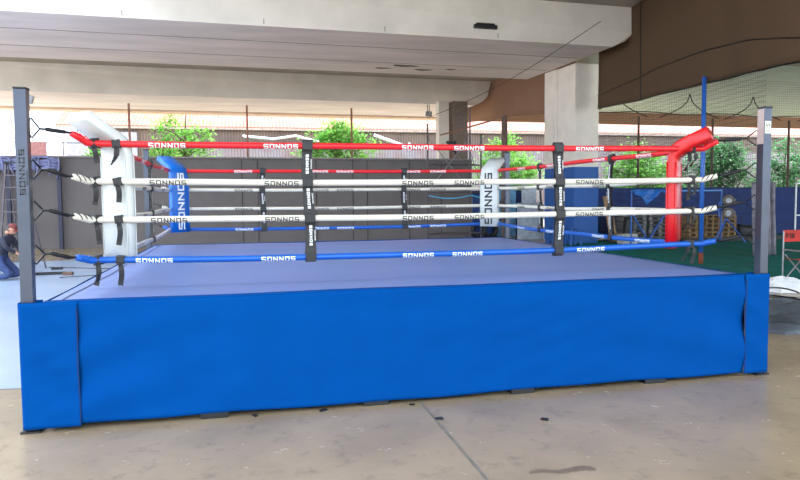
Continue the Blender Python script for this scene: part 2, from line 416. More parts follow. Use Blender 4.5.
panel('front_panel', lambda u, v: (lambda x: (lambda z: Vector((x, -.006-wr(x, z)-.004, z)))(hem(x)+(1.0-hem(x)+.004*math.sin(x*3))*v))(.40+(W-.40-.26)*u), 220, 36)
# the folded top edge lying over the canvas rim
panel('top_fold', lambda u, v: (lambda x: Vector((x, -.012+.085*v, 1.003+.006*v+.003*math.sin(x*3))))(.16+(W-.32)*u), 90, 3)
def corner(right):
    x0, x1 = (-.012, .405) if not right else (W+.012, W-.268)
    sx = 1 if not right else -1
    path = [(x1+(x0+sx*.03-x1)*k/26, -.024-.010*k/26) for k in range(27)]
    path += [(x0+sx*.03*(1-math.sin(t)), -.004-.03*math.cos(t)) for t in [PI/2*k/5 for k in range(1, 6)]]
    path += [(x0, -.004+.11*k/4) for k in range(1, 5)]
    path += [(x0+sx*.03*(1-math.cos(t)), .106+.03*math.sin(t)) for t in [PI/2*k/4 for k in range(1, 5)]]
    path += [(x0+sx*(.03+.11*k/3), .136) for k in range(1, 4)]
    n = len(path)-1
    def fn(u, v):
        i = round(u*n); x, y = path[i]; z = .035+(1.01-.035)*v; s = abs(x-x1)
        a = 0
        if i <= 26:
            k = min(1, (26-i)/8)*min(1, i/4+.2)
            a = k*(.010*math.sin(16*(z-(.9 if not right else -.9)*s)+1.5)*min(1, (1.0-z)*4+.1)*min(1, z*5)+.003*math.sin(37*z+13*s))
            a = max(a, -.008)
        return Vector((x, y-a-.002, z))
    return fn, n
for rt in (False, True):
    fn, n = corner(rt); panel('corner_wrap', fn, n, 30, th=.003)
for x in (.4, W-.262):
    bm = new(); tube(bm, [(x+.004*math.sin(z*9), -.030, z) for z in [.06+.045*k for k in range(21)]], .0035, 6)
    obj('seam_cord', bm, mat('navy_cord', (10, 30, 80)), sk, label='dark stitched edge of the corner wraps')
for nm, xx in (('left_panel', .138), ('right_panel', W-.138)):
    panel(nm, lambda u, v, xx=xx: Vector((xx+.006*math.sin(u*24+v*5)*(1 if xx > 0 else -1), .14+(D-.3)*u, .04+.95*v)), 60, 12)
panel('rear_panel', lambda u, v: Vector((.15+(W-.3)*u, D-.138+.005*math.sin(u*30), .04+.96*v)), 60, 12)

# posts
def post(x, y, sx, sy, label, lean=0, text=False, sticker=False):
    r = thing('ring_post', (x, y, 0), label, 'ring post', 'square steel corner posts of the ring')
    bm = new(); box(bm, (x, y, 1.315), (.088, .088, 2.60), None, .006); obj('upright', bm, M_post, r)
    bm = new(); box(bm, (x, y, 2.6225), (.094, .094, .015), None, .004); obj('post_cap', bm, M_blk, r)
    bm = new(); box(bm, (x, y, .0075), (.14, .14, .015)); obj('base_plate', bm, M_blkpl, r)
    if text:
        bm = new(); lettering(bm, 'SONNOS', lambda u, v: Vector((x-.02+v, y-.0455, 2.165-u)), .34, .04, .22); obj('logo', bm, M_ink, r, label='dark brand lettering running down the post')
        bm = new(); lettering(bm, 'SONNOS', lambda u, v: Vector((x+.05+v-.022, y-.0455, 2.0-u)), .10, .012, .25); obj('small_print', bm, M_ink, r)
    if sticker:
        bm = new(); box(bm, (x-.002, y-.0455, 2.43), (.066, .004, .12), None, .001); s = obj('sticker', bm, mat('sticker', (222, 226, 206)), r, label='small pale sticker near the post top')
        bm = new()
        for k in range(3): box(bm, (x-.022+.017*k, y-.048, 2.45), (.008, .001, .035), Matrix.Rotation(.3, 3, 'Y'))
        for k in range(2): box(bm, (x-.005, y-.048, 2.415-.018*k), (.045, .001, .005))
        obj('print', bm, M_ink, s)
        bm = new(); box(bm, (x-.0455, y, 2.44), (.003, .084, .34), None, .001); obj('side_patch', bm, mat('pink_grey_patch', (170, 150, 146), rough=.5), r, label='paler patch on the inner side')
    r.rotation_euler = (0, lean, 0)
    return r
post(.04, .05, 1, 1, 'front left steel ring post with dark lettering down its face', .008, text=True)
post(W-.035, .05, -1, 1, 'front right steel ring post with a pale sticker near its top', .0, sticker=True)
post(.05, D-.05, 1, -1, 'rear left steel ring post behind the blue corner pad')
post(W-.05, D-.05, -1, -1, 'rear right steel ring post behind the lettered white corner pad')

# ropes
I = .47; LV = [(1.28, 'b'), (1.62, 'w'), (1.935, 'w'), (2.25, 'r')]
RM = {'b': M_rope_b, 'w': M_rope_w, 'r': M_rope_r}
RL = {1.28: 'blue bottom rope', 1.62: 'white rope second from the bottom', 1.935: 'white rope second from the top', 2.25: 'red top rope'}
RR = .028
def rope_logo(bm, P, T, Nn, s0, wd, r, flip=False):
    """wrap lettering on a rope: P start point, T along, Nn outward-facing"""
    def fn(u, v):
        a = (v-.0225)/r-.35
        q = P(s0+u if not flip else s0+wd-u)
        return q+(Nn*math.cos(a)+Vector((0, 0, 1))*math.sin(a))*(r+.0012)
    lettering(bm, 'SONNOS', fn, wd, .045, .19, .30)
def side_rope(side, z, c):
    lab = RL[z]; sag = {2.25: .006, 1.935: .015, 1.62: .02, 1.28: .03}[z]
    x1, y1 = W-I, D-I
    if side == 'front': A, B, nrm, view = Vector((I, I, z)), Vector((x1, I, z)), Vector((0, -1, 0)), 'along the front of the ring'
    if side == 'back': A, B, nrm, view = Vector((I, y1, z)), Vector((x1, y1, z)), Vector((0, -1, 0)), 'along the far back of the ring'
    if side == 'left': A, B, nrm, view = Vector((I, I+.05, z)), Vector((I, y1-.05, z)), Vector((1, 0, 0)), 'on the left side of the ring'
    if side == 'right': A, B, nrm, view = Vector((x1, I+.05, z)), Vector((x1, y1-.05, z)), Vector((-1, 0, 0)), 'on the right side of the ring'
    L = (B-A).length; T = (B-A).normalized()
    def P(s):
        t = s/L; wv = .006*math.sin(s*2.1+z*7)*(1 if side in ('left', 'right') else .4)
        return A+T*s+Vector((0, 0, -sag*4*t*(1-t)+wv))
    pts = [P(L*k/60) for k in range(61)]; r = [RR]*61
    m = RM[c]
    if side == 'left' and z == 1.28: m = M_rope_glare  # glare from the left put into a paler cover on this blue rope
    if side in ('front', 'back'):
        o = -1 if side == 'front' else 1; tz = .07 if z > 2.2 else .035
        a = [pts[0]+Vector((-.14, o*.14, tz)), pts[0]+Vector((-.09, o*.095, tz*.6)), pts[0]+Vector((-.045, o*.055, 0)), pts[0]+Vector((.0, o*.012, 0))]
        b = [p.copy() for p in a]
        for p, q in zip(a, b): q.x = W-(p.x)
        pts = a+pts[1:-1]+b[::-1]; r = [RR*.86, RR*1.06, RR*.95, RR]+[RR]*59+[RR, RR*.95, RR*1.06, RR*.86]
    bm = new(); tube(bm, pts, r, 12)
    o = obj('ring_rope', bm, m, None, smooth=True)
    o['label'] = lab+' '+view; o['category'] = 'ring rope'; o['group'] = 'padded ropes of the boxing ring'
    if side in ('front', 'back'): spots = [.43, 1.38, 2.62, 3.12, 4.36] if side == 'front' else [1.04, 2.34, 2.78, 4.0, 4.48]
    elif side == 'right': spots = [.7, 1.7, 3.1, 4.2]
    else: spots = [.6, 2.4, 4.3]
    if side == 'front' and z == 1.28: spots = [.30, 1.34, 2.62, 3.10, 4.38]
    wd = .295
    for s0 in spots:
        lay = new(); rope_logo(lay, P, T, nrm, s0, wd, RR, side == 'right')
        obj('logo', lay, M_ink if c == 'w' else M_white, o, label='brand lettering printed along the rope')
    if side in ('front', 'back') and True:
        o2 = -1 if side == 'front' else 1; tz = .07 if z > 2.2 else .035
        for sx in (-1, 1):
            base = A if sx < 0 else B
            bm = new()
            for k in range(3):
                q = base+Vector((sx*(.045+.032*k), o2*(.048+.032*k), tz*(.045+.032*k)/.14)); d = Vector((sx, o2, 0)).normalized()
                n2 = Vector((-d.y, d.x, 0))
                tube(bm, [q+(n2*math.cos(a)+Vector((0, 0, 1))*math.sin(a))*(RR*1.12)+d*.02*math.sin(a) for a in [2*PI*j/10 for j in range(11)]], .0045, 5)
            obj('lacing', bm, M_ink if c == 'w' else m, o, label='lacing round the rope end')
for side in ('front', 'back', 'left', 'right'):
    for z, c in LV: side_rope(side, z, c)

# turnbuckles
LVN = {2.25: 'top', 1.935: 'second', 1.62: 'third', 1.28: 'lowest'}
for (cx, cy, dx, dy, nm) in ((.083, .093, 1, 1, 'front left'), (W-.078, .093, -1, 1, 'front right'), (.093, D-.093, 1, -1, 'rear left'), (W-.093, D-.093, -1, -1, 'rear right')):
    for z, c in LV:
        d = Vector((dx, dy, 0)).normalized(); p = Vector((cx, cy, z+.085))
        lean = (.008*z if nm == 'front left' else 0)
        p0 = p+Vector((lean, 0, 0))
        t = thing('turnbuckle', p0, '%s black turnbuckle on the %s ring post' % (LVN[z], nm), 'turnbuckle', 'turnbuckles between posts and ropes')
        e = p+d*.085
        bm = new()
        for s in (-1, 1):
            tube(bm, [p0+Vector((0, 0, s*.04))-d*.012, p0+Vector((0, 0, s*.075))+d*.008, e+Vector((0, 0, s*.01))], .007, 6)
        obj('bracket', bm, M_blk, t, smooth=True)
        bm = new(); end = Vector((I-.155 if dx > 0 else W-I+.155, I-.155 if dy > 0 else D-I+.155, z+(.075 if z > 2.2 else .04)))
        tube(bm, [e, e+d*.05, e+d*.06, end-d*.03, end-d*.02, end+d*.02], [.009, .009, .017, .017, .010, .010], 8)
        obj('screw_body', bm, M_blk, t, smooth=True)

# spacer straps
def spacer(x, y, axis, label, lo=1.215, hi=2.30, text=True, wob=.012, seed=0, wid=.10):
    rnd = random.Random(seed); ph = rnd.random()*6
    ax = Vector((1, 0, 0)) if axis == 'x' else Vector((0, 1, 0)); nn = Vector((0, -1, 0)) if axis == 'x' else Vector((-1 if x > 3 else 1, 0, 0))
    c0 = Vector((x, y, 0))
    def off(z): return ax*wob*math.sin(z*5+ph)
    zs = [lo+(hi-lo)*k/44 for k in range(45)]
    def outl(z):
        d = min(abs(z-q+{2.25: .003, 1.935: .014, 1.62: .019, 1.28: .026}[q]) for q, _ in LV); return .012+.026*math.exp(-(d/.045)**2)
    bm = new()
    for s in (1, -1):
        def fn(u, v, s=s):
            z = lo+(hi-lo)*v
            tw = 1-.12*abs(math.sin(z*9+ph)) 
            return c0+off(z)+ax*(u-.5)*wid*tw+nn*s*(outl(z)+.004*math.sin(u*PI))+Vector((0, 0, z))
        g = new(); grid(g, 4, 60, fn); solidify(g, .003)
        me = bpy.data.meshes.new('t'); g.to_mesh(me); g.free(); bm.from_mesh(me); bpy.data.meshes.remove(me)
    # closed ends
    for z in (lo, hi): box(bm, c0+off(z)+Vector((0, 0, z)), (wid*.9 if axis == 'x' else .024, .024 if axis == 'x' else wid*.9, .004))
    r = obj('rope_spacer', bm, M_black, None, smooth=False)
    tag(r, label, 'rope spacer', 'vertical spacer straps tying the ropes')
    for q, _ in LV[::-1]:
        sg = {2.25: .006, 1.935: .015, 1.62: .02, 1.28: .03}[q]*.85
        bm = new(); box(bm, c0+off(q)+Vector((0, 0, q-sg)), (wid*.9 if axis == 'x' else .09, .09 if axis == 'x' else wid*.9, .075), None, .006)
        obj('wrap_band', bm, M_blkpl, r)
    if text:
        bm = new()
        for (za, zb) in ((2.0, 2.17), (1.69, 1.87), (1.36, 1.54)):
            for w0, hh, sh in ((zb-za, .026, -.002), ((zb-za)*.5, .010, -.03)):
                def fn(u, v):
                    z = za+(.0 if hh > .02 else (zb-za)*.25)+u
                    return c0+off(z)-ax*(v+sh-.012)*(1 if axis == 'x' else 1)+nn*(outl(z)+.0085)+Vector((0, 0, z))
                lettering(bm, 'SONNOS', fn, w0, hh, .24)
        obj('logo', bm, M_white, r, label='white brand lettering running up the strap')
    return r
fy = I
spacer(2.235, fy, 'x', 'left black lettered strap joining the four front ropes', seed=1)
spacer(4.66, fy, 'x', 'right black lettered strap joining the four front ropes', lo=1.20, seed=2)
spacer(1.98, D-I, 'x', 'left black strap joining the four far back ropes', seed=3, wid=.10)
spacer(4.47, D-I, 'x', 'right black strap joining the four far back ropes', seed=4, wid=.10)
spacer(W-I, 4.18, 'y', 'further thin strap joining the ropes on the right side', seed=5, wid=.06, wob=.03)
spacer(W-I, 2.10, 'y', 'nearer twisted strap joining the ropes on the right side, left of the red pad', seed=6, wid=.07, wob=.03)
spacer(I, 3.75, 'y', 'thin strap joining the ropes on the left side near the blue pad', seed=8, wid=.05, wob=.03)

# corner pads
def pad(cx, cy, ox, oy, m, label, ztop=2.27, wid=.335, tip=2.46, rolled=False, logo=None, tails=True, lm=None, inset=.62, tipr=.38):
    """ox, oy point from ring centre to the corner post"""
    o = Vector((ox, oy, 0)).normalized(); t = Vector((-o.y, o.x, 0))
    post_c = Vector((cx, cy, 0)); K = post_c-Vector((ox, oy, 0))*inset
    r = thing('corner_pad', K+Vector((0, 0, 1.235)), label, 'corner pad', 'padded covers over the ring corners')
    # centre line profile (distance towards the post, z)
    prof = [(0, 1.235), (0, 1.6), (0, 1.9), (0, ztop-.12), (.008, ztop-.05), (.035, ztop-.0), (.08, ztop+.035), (.18, ztop+.09), ((inset-tipr)*1.414, tip)]
    th = .085
    def cross(i, half, tk):
        a = prof[max(i-1, 0)]; b = prof[min(i+1, len(prof)-1)]
        tx, tz = b[0]-a[0], b[1]-a[1]; l = math.hypot(tx, tz); nx, nz = tz/l, -tx/l     # normal towards the post / down
        c = K+o*prof[i][0]+Vector((0, 0, prof[i][1])); n = o*nx+Vector((0, 0, nz))
        out = []
        for (a_, b_) in ((-1, -.6), (-.93, -1), (0, -1.12), (.93, -1), (1, -.6), (1, .6), (.93, 1), (0, 1.05), (-.93, 1), (-1, .6)):
            out.append(c+t*half*a_+n*tk/2*b_)
        return out
    bm = new(); rings = []
    for i in range(len(prof)):
        k = 1 if i < 5 else 1-(.12 if not rolled else .0)*(i-4)/4
        rings.append([bm.verts.new(p) for p in cross(i, wid/2*k, th*(1 if not rolled or i < 5 else 1.5))])
    n = 10
    for i in range(len(rings)-1):
        for k in range(n): bm.faces.new((rings[i][k], rings[i][(k+1) % n], rings[i+1][(k+1) % n], rings[i+1][k]))
    bm.faces.new(rings[0][::-1]); bm.faces.new(rings[-1])
    es = [e for e in bm.edges if len(e.link_faces) == 2]
    obj('pad_body', bm, m, r, smooth=True)
    # piping along the two edges
    bm = new()
    for s in (-1, 1):
        for q in (-1, 1):
            tube(bm, [K+o*(prof[i][0]+q*.043)+t*s*(wid/2-.004)+Vector((0, 0, prof[i][1])) for i in range(4)], .006, 6)
    obj('piping', bm, m, r, smooth=True)
    # ties: a loop round every rope and a hanging tail
    for z, c in LV:
        for s in (-1, 1):
            rnd = random.Random(int(z*100)+s*7+int(cx*10)+int(cy*3))
            # one strap at the corner of the rope, one a hand further along it
            cxr, cyr = (I if ox < 0 else W-I), (I if oy < 0 else D-I)
            if s < 0: kx = Vector((cxr-(.05 if ox > 0 and oy < 0 else 0), cyr, z))
            elif ox < 0: kx = Vector((cxr+.175, cyr, z-.002))
            else: kx = Vector((cxr, cyr-.16*(oy), z))
            bm = new()
            box(bm, kx, (.068, .068, .07 if s > 0 else .085), Matrix.Rotation((rnd.random()-.5)*.5, 3, 'Y') @ Matrix.Rotation(PI/4 if s < 0 else 0, 3, 'Z'), .008)
            if tails:
                L = .13+.10*rnd.random(); sw = (rnd.random()-.5)*.08
                g = [kx+Vector((sw*u*u+.012*math.sin(u*4), -.036-.01*math.sin(u*5), -.02-L*u)) for u in [k/6 for k in range(7)]]
                for a, b in zip(g[:-1], g[1:]): bar(bm, a, b+(b-a)*.1, .042, .006)
            obj('tie_strap', bm, M_black, r)
    if logo:
        bm = new()
        def fn(u, v):
            # reads down the pad's inner face
            z = logo[0]-u
            return K-o*(.085/2+.0075)-t*(-logo[2]/2+v)*logo[3]+Vector((0, 0, z))
        lettering(bm, 'SONNOS', fn, logo[1], logo[2], .2, .22)
        obj('logo', bm, lm, r, label='brand lettering running along the pad')
    return r
pad(0, 0, -1, -1, M_padw, 'plain white corner pad hanging at the front left, seen from behind')
pad(W, 0, 1, -1, M_padr, 'red corner pad with thick rolled top at the front right', rolled=True, ztop=2.24, tip=2.40)
pad(0, D, -1, 1, M_padb, 'blue corner pad with white lettering at the rear left', logo=(2.21, .93, .13, 1), lm=M_white, tails=False)
pad(W, D, 1, 1, M_padw, 'white corner pad with black lettering at the rear right', logo=(2.21, .93, .15, 1), lm=M_ink, tails=False)

# debris and stains on the front floor
def chip(x, y, label, s=.03):
    bm = new(); box(bm, (x, y, s*.25), (s*2, s, s*.5), Matrix.Rotation(x*3, 3, 'Z'), s*.1)
    for v in bm.verts: v.co += Vector((random.uniform(-1, 1), random.uniform(-1, 1), 0))*s*.2
    tag(obj('rubber_scrap', bm, M_blkpl), label, 'scrap', 'small black scraps on the front floor')
chip(2.28, -.03, 'small black scrap on the floor right of the leftmost platform foot'); chip(1.72, -.02, 'black scrap at the hem of the skirt nearest the leftmost platform foot', .025)
chip(3.04, -.06, 'black scrap just right of the second platform foot', .022); chip(3.16, -.48, 'black scrap beside the floor joint'); chip(3.97, -.70, 'black scrap alone on the floor right of the joint', .028)
bm = new()
ctr = [(3.43, -1.62), (3.52, -1.60), (3.62, -1.655), (3.72, -1.64), (3.80, -1.63), (3.88, -1.66)]
N_ = 60; top = []; bot = []
for k in range(N_+1):
    u = k/N_*(len(ctr)-1); i = min(int(u), len(ctr)-2); f = u-i
    x = ctr[i][0]*(1-f)+ctr[i+1][0]*f; y = ctr[i][1]*(1-f)+ctr[i+1][1]*f
    h = (.022+.02*(k/N_)+.008*math.sin(k*.9)+.005*math.sin(k*2.3))*min(1, k/4+.1)*min(1, (N_-k)/4+.1)
    top.append(bm.verts.new((x, y+h, .0015))); bot.append(bm.verts.new((x, y-h, .0015)))
for k in range(N_): bm.faces.new((bot[k], bot[k+1], top[k+1], top[k]))
tag(obj('floor_stain', bm, mat('damp_stain', (116, 100, 82), rough=.35)), 'damp dark smear on the floor near the bottom of the picture', 'stain')

# ------------------------------------------------------------------ right side: curtain, net, pole
cur = [(14.28, 16.75), (13.95, 13.6), (13.25, 9.78), (12.9, 7.61), (12.7, 6.0), (12.5, 4.66), (12.2, 3.0)]
czs = [4.95, 4.78, 4.62, 4.53, 4.45, 4.38, 4.3]
def along(pts, u):
    s = u*(len(pts)-1); i = min(int(s), len(pts)-2); f = s-i
    a, b = pts[i], pts[i+1]
    return [a[k]*(1-f)+b[k]*f for k in range(len(a))]
bm = new()
def cfn(u, v):
    x, y = along(cur, u); z0 = along([(z,) for z in czs], u)[0]
    wv = .05*math.sin(u*19)+.03*math.sin(u*47+v*3)
    return Vector((x+wv*(1-v*.5), y, z0+(7.86-z0)*v))
grid(bm, 60, 14, cfn); solidify(bm, .01)
ct = tag(obj('shade_curtain', bm, M_cloth, smooth=True), 'dark brown shade cloth hanging from the ceiling right of the pale column', 'curtain')
bm = new(); tube(bm, [cfn(k/60, 0)+Vector((-.02, 0, .0)) for k in range(61)], .02, 6)
tube(bm, [cfn(k/60, .16+.1*math.sin(k/60*5))+Vector((-.03, 0, 0)) for k in range(61)], .014, 6)
tube(bm, [cfn(.17, k/10)+Vector((-.03, 0, 0)) for k in range(11)], .014, 6)
obj('hem_cord', bm, M_blk, ct, label='dark cord along the curtain hem')
cb = [(14.7, 19.3), (14.7, 24.0), (14.6, 27.5), (14.5, 33.5)]; cbz = [5.1, 5.6, 5.85, 6.2]
bm = new()
def cfn2(u, v):
    x, y = along(cb, u); z0 = along([(z,) for z in cbz], u)[0]
    return Vector((x+.05*math.sin(u*25), y, z0+(8.3-z0)*v))
grid(bm, 40, 8, cfn2); solidify(bm, .01)
tag(obj('shade_curtain', bm, mat('rust_shade_cloth', (150, 116, 96), rough=.95, spec=.1, scale=30), smooth=True), 'reddish brown shade cloth hanging left of and behind the pale column', 'curtain')

bm = new(); tube(bm, [(13.05, 9.35, .02), (13.05, 9.35, 4.75)], .055, 12)
bp_ = tag(obj('net_pole', bm, M_bpole, smooth=True), 'tall blue steel pole holding the cage net', 'pole')
bm = new(); tube(bm, [(13.05, 9.35, .0), (13.05, 9.35, .3)], .058, 12); obj('rusty_foot', bm, M_rust, bp_, smooth=True, label='rusty red lower end')
# net wall
npth = [(14.35, 16.6), (13.85, 13.4), (13.15, 9.3), (12.8, 7.0)]
bm = new()
grid(bm, 20, 6, lambda u, v: Vector((along(npth, u)[0], along(npth, u)[1], .1+4.6*v)), uv=lambda u, v: (u*9.8, v*4.5))
nt_ = tag(obj('cage_net', bm, M_net), 'dark square mesh net closing the cage along the turf edge', 'net')
# far net in front of the trees with swagged support ropes
bm = new(); Y0 = 20.4
grid(bm, 20, 6, lambda u, v: Vector((15.4+27*u, Y0+27*u*.0436, 2.1+4.85*v)), uv=lambda u, v: (u*27, v*4.85))
fn_ = tag(obj('cage_net', bm, M_net), 'high mesh net above the navy wall in front of the trees', 'net')
bm = new()
tube(bm, [(15.4+27*u, Y0+27*u*.0436-.03, 5.35-.05*math.sin(u*40)) for u in [k/40 for k in range(41)]], .02, 6)
for x0 in (17.2, 20.9, 24.3, 28.4):
    for s in (-1, 1):
        tube(bm, [(x0+s*(1.5*u), Y0+x0*.0436-.75, 6.2-1.15*math.sqrt(u)+.12*u) for u in [k/12 for k in range(13)]], .022, 6)
obj('support_rope', bm, M_blk, fn_, label='dark swagged ropes carrying the net')
# thin rusty uprights on the wall line
for (x, z0, z1, lab) in ((-1.55, 3.38, 5.35, 'thin rusty upright on the wall just right of the front left pad'), (2.75, 3.38, 5.4, 'thin rusty upright on the wall left of the first tree gap'), (6.9, 3.38, 5.4, 'thin rusty upright on the wall in front of the leafy tree'),
                         ):
    bm = new(); bar(bm, bld(x, 21.3-.0*x, z0), bld(x, 21.3, z1), .07)
    tag(obj('net_upright', bm, M_rpole), lab, 'post', 'thin uprights along the top of the wall')
for (x, lab) in ((19.1, 'thin dark upright above the navy wall left of the red pad'), (22.9, 'thin dark upright above the navy wall right of the red pad'), (27.1, 'thin dark upright at the right edge of the picture')):
    bm = new(); bar(bm, bld(x, 19.5, 0), bld(x, 19.5, 5.15), .07)
    tag(obj('net_upright', bm, mat('brown_upright', (96, 74, 62), rough=.8)), lab, 'post', 'thin uprights behind the navy wall')
# ceiling lamp on the cage ceiling, cables
bm = new(); box(bm, (22.2, 15.3, 6.72), (.9, .16, .1), Matrix.Rotation(.5, 3, 'Z'), .02); bar(bm, (22.2, 15.3, 6.75), (22.2, 15.3, 7.0), .03)
tag(obj('cage_lamp', bm, M_white), 'small white lamp under the cage ceiling above the blue pole', 'lamp')
bm = new()
a, b = Vector((8.9, 20.6, 4.95)), Vector((12.0, 12.6, 6.9))
tube(bm, [a.lerp(b, k/20)+Vector((0, 0, -.25*math.sin(PI*k/20))) for k in range(21)], .011, 6)
tag(obj('overhead_cable', bm, mat('cable_brown', (90, 74, 62))), 'thin sagging cable rising past the pale column to the ceiling', 'cable')
# dark fitting under the front beam
bm = new(); box(bm, bld(9.55, 13.66, 6.95), (.75, .12, .12), R25, .02); box(bm, bld(9.55, 13.68, 7.03), (.6, .10, .05), R25)
tag(obj('beam_fitting', bm, M_blkpl), 'small dark fitting on the face of the front beam', 'fitting')
# flood lamps
def flood(x, y, z, label, rz=0):
    t = thing('flood_lamp', (x, y, z), label, 'lamp')
    bm = new(); box(bm, (x, y, z), (.34, .10, .26), Matrix.Rotation(rz, 3, 'Z') @ Matrix.Rotation(.35, 3, 'X'), .02); obj('lamp_head', bm, M_gal, t)
    bm = new(); bar(bm, (x-.05, y+.05, z+.05), (x-.05, y+.12, z+.5), .03); bar(bm, (x+.05, y+.05, z+.05), (x+.05, y+.12, z+.5), .03); obj('bracket', bm, M_blk, t)
flood(11.1, 28.3, 6.1, 'small flood lamp under the back beam left of the white lit column face')
t = thing('flood_lamp', (-5.95, 20.5, 0), 'flood lamp on a short pole above the wall beside the front left post', 'lamp')
bm = new(); bar(bm, (-5.95, 20.5, 0), (-5.95, 20.5, 5.3), .09); obj('pole', bm, M_rpole, t)
bm = new(); box(bm, (-5.72, 20.5, 5.35), (.42, .14, .3), Matrix.Rotation(.3, 3, 'Y'), .02); obj('lamp_head', bm, M_gal, t)

# pallets
def pallet(nm_mat, label, group):
    """upright pallet, 1.2 wide, 1.0 high, .14 deep, local axes"""
    t = thing('pallet', (0, 0, 0), label, 'pallet', group)
    bm = new()
    for k in range(7): box(bm, (0, -.06, .07+.143*k), (1.16, .022, .09))
    obj('deck_boards', bm, nm_mat, t)
    bm = new()
    for x in (-.52, 0, .52): box(bm, (x, 0, .5), (.09, .09, 1.0))
    obj('bearers', bm, nm_mat, t)
    return t
def cpallet(label, group, m):
    """flat pallet stacked, 1.0 wide"""
    t = thing('pallet', (0, 0, 0), label, 'pallet', group)
    bm = new(); box(bm, (0, 0, .125), (1.0, .9, .022)); box(bm, (0, 0, .012), (1.0, .9, .022)); obj('deck_boards', bm, m, t)
    bm = new()
    for x in (-.42, 0, .42): box(bm, (x, 0, .068), (.14, .88, .09))
    obj('blocks', bm, m, t)
    return t
gp = None
x0, y0 = 15.85, 17.3
for i in range(2):
    for k in range(7):
        lab = '%s grey pallet, %s in its stack behind the blue straps' % (('left-hand', 'right-hand')[i], ('bottom', 'second from bottom', 'third from bottom', 'middle', 'third from top', 'second from top', 'topmost')[k])
        if gp is None: gp = cpallet(lab, 'grey pallets stacked by the navy wall', M_gwood); o = gp
        else: o = copy_tree(gp)
        o['label'] = lab; o.location = (15.95+1.12*i, 17.35+.05*i, .02+.16*k); o.rotation_euler = (0, 0, .04+.03*math.sin(k*2.1))
bp = None
for i in range(3):
    for k in range(6):
        lab = '%s brown pallet, %s of the row right of the red pad' % (('left', 'middle', 'right')[i], ('bottom layer', 'second layer', 'third layer', 'fourth layer', 'fifth layer', 'top layer')[k])
        if bp is None: bp = cpallet(lab, 'brown pallets stacked right of the red pad', M_wood); o = bp
        else: o = copy_tree(bp)
        o['label'] = lab; o.location = (18.42+.74*i-.08, 16.9+.04*i, .02+.165*k); o.scale = (.70, .8, 1.05); o.rotation_euler = (0, 0, .04+.02*math.sin(k*1.7+i))
# pitching machine on a blue tripod
px, py = 18.62, 15.3
t = thing('pitching_machine', (px, py, .02), 'two-wheeled pitching machine on a blue tripod in front of the brown pallets', 'pitching machine')
for dx, dy in ((-.66, -.15), (.74, -.15), (.15, .6)):
    bm = new(); tube(bm, [(px+dx, py+dy, .02), (px, py, .92)], .026, 8); obj('leg', bm, M_bpole, t)
bm = new(); tube(bm, [(px, py, .85), (px, py, 1.6)], .03, 8); bar(bm, (px-.3, py, .95), (px-.3, py, 1.5), .035); bar(bm, (px-.32, py, 1.22), (px+.1, py, 1.22), .05); bar(bm, (px+.0, py, 1.22), (px-.5, py, 1.22), .05); obj('frame', bm, M_bpole, t)
for zz in (1.11, 1.56):
    bm = new(); c = Vector((px, py-.1, zz))
    R = Matrix.Rotation(-.5, 3, 'Z')
    ring = [c+R @ Vector((math.cos(a)*.15, 0, math.sin(a)*.15)) for a in [2*PI*k/20 for k in range(21)]]
    tube(bm, ring, .055, 8, caps=False); wh = obj('wheel', bm, M_tyre, t, smooth=True)
    bm = new(); tube(bm, [c+R @ Vector((0, -.06, 0)), c+R @ Vector((0, .06, 0))], .105, 16); obj('hub', bm, M_gal, wh)
    bm = new(); box(bm, c+Vector((.22, .05, 0)), (.16, .14, .14), None, .02); obj('motor', bm, M_gwood, t)
# blue frame with straps and tarp
t = thing('training_frame', (16.9, 15.9, .02), 'low blue steel frame with crossing V legs before the grey pallets', 'frame')
bm = new(); bar(bm, (15.2, 16.0, 1.93), (18.98, 16.0, 1.93), .05); obj('top_rail', bm, mat('light_blue_paint', (70, 150, 220), rough=.4), t)
for xa, xb in ((15.09, 15.92), (16.78, 15.92)):
    bm = new(); bar(bm, (xa, 16.0, 1.36), (xb, 16.0, .12), .1, .03); obj('brace', bm, M_bpole, t)
for xa in (15.22, 18.96):
    bm = new(); bar(bm, (xa, 16.0, .02), (xa, 16.0, 1.91), .045); obj('leg', bm, M_bpole, t)
bm = new()
def tf(u, v):
    x = 15.25+1.5*u; d = .52*(math.exp(-((u-.38)/.22)**2)*.8+.18+.06*math.sin(u*23)); return Vector((x, 16.0-.05-.04*math.sin(u*18+v*4)-.05*v, 1.98-d*v))
grid(bm, 30, 8, tf); solidify(bm, .01)
tag(obj('blue_sheet', bm, M_tarpb, smooth=True), 'crumpled bright blue sheet hanging over the blue rail', 'tarp')
# leaning board, white block, black bag by the column
bm = new(); bar(bm, (15.15, 17.0, .05), (14.98, 17.3, 1.75), .3, .03); 
tag(obj('leaning_board', bm, M_plank), 'plywood board leaning right of the pale column', 'board')
bm = new(); box(bm, (15.2, 16.2, .20), (.6, .4, .36), None, .03); tag(obj('pale_block', bm, mat('block', (190, 186, 176))), 'pale block on the turf at the foot of the leaning board', 'block')
bm = new(); box(bm, (15.55, 16.75, .5), (.3, .3, .95), Matrix.Rotation(.12, 3, 'Y'), .08); tag(obj('black_bag', bm, M_blkpl, smooth=True), 'tall black bag standing between the board and the grey pallets', 'bag')
# dark padded edging at the turf's far side
bm = new(); bar(bm, (16.9, 16.1, .09), (25.5, 16.6, .09), .16, .14); tag(obj('turf_kerb', bm, M_blkpl), 'low black kerb along the far turf edge under the pallets', 'kerb')
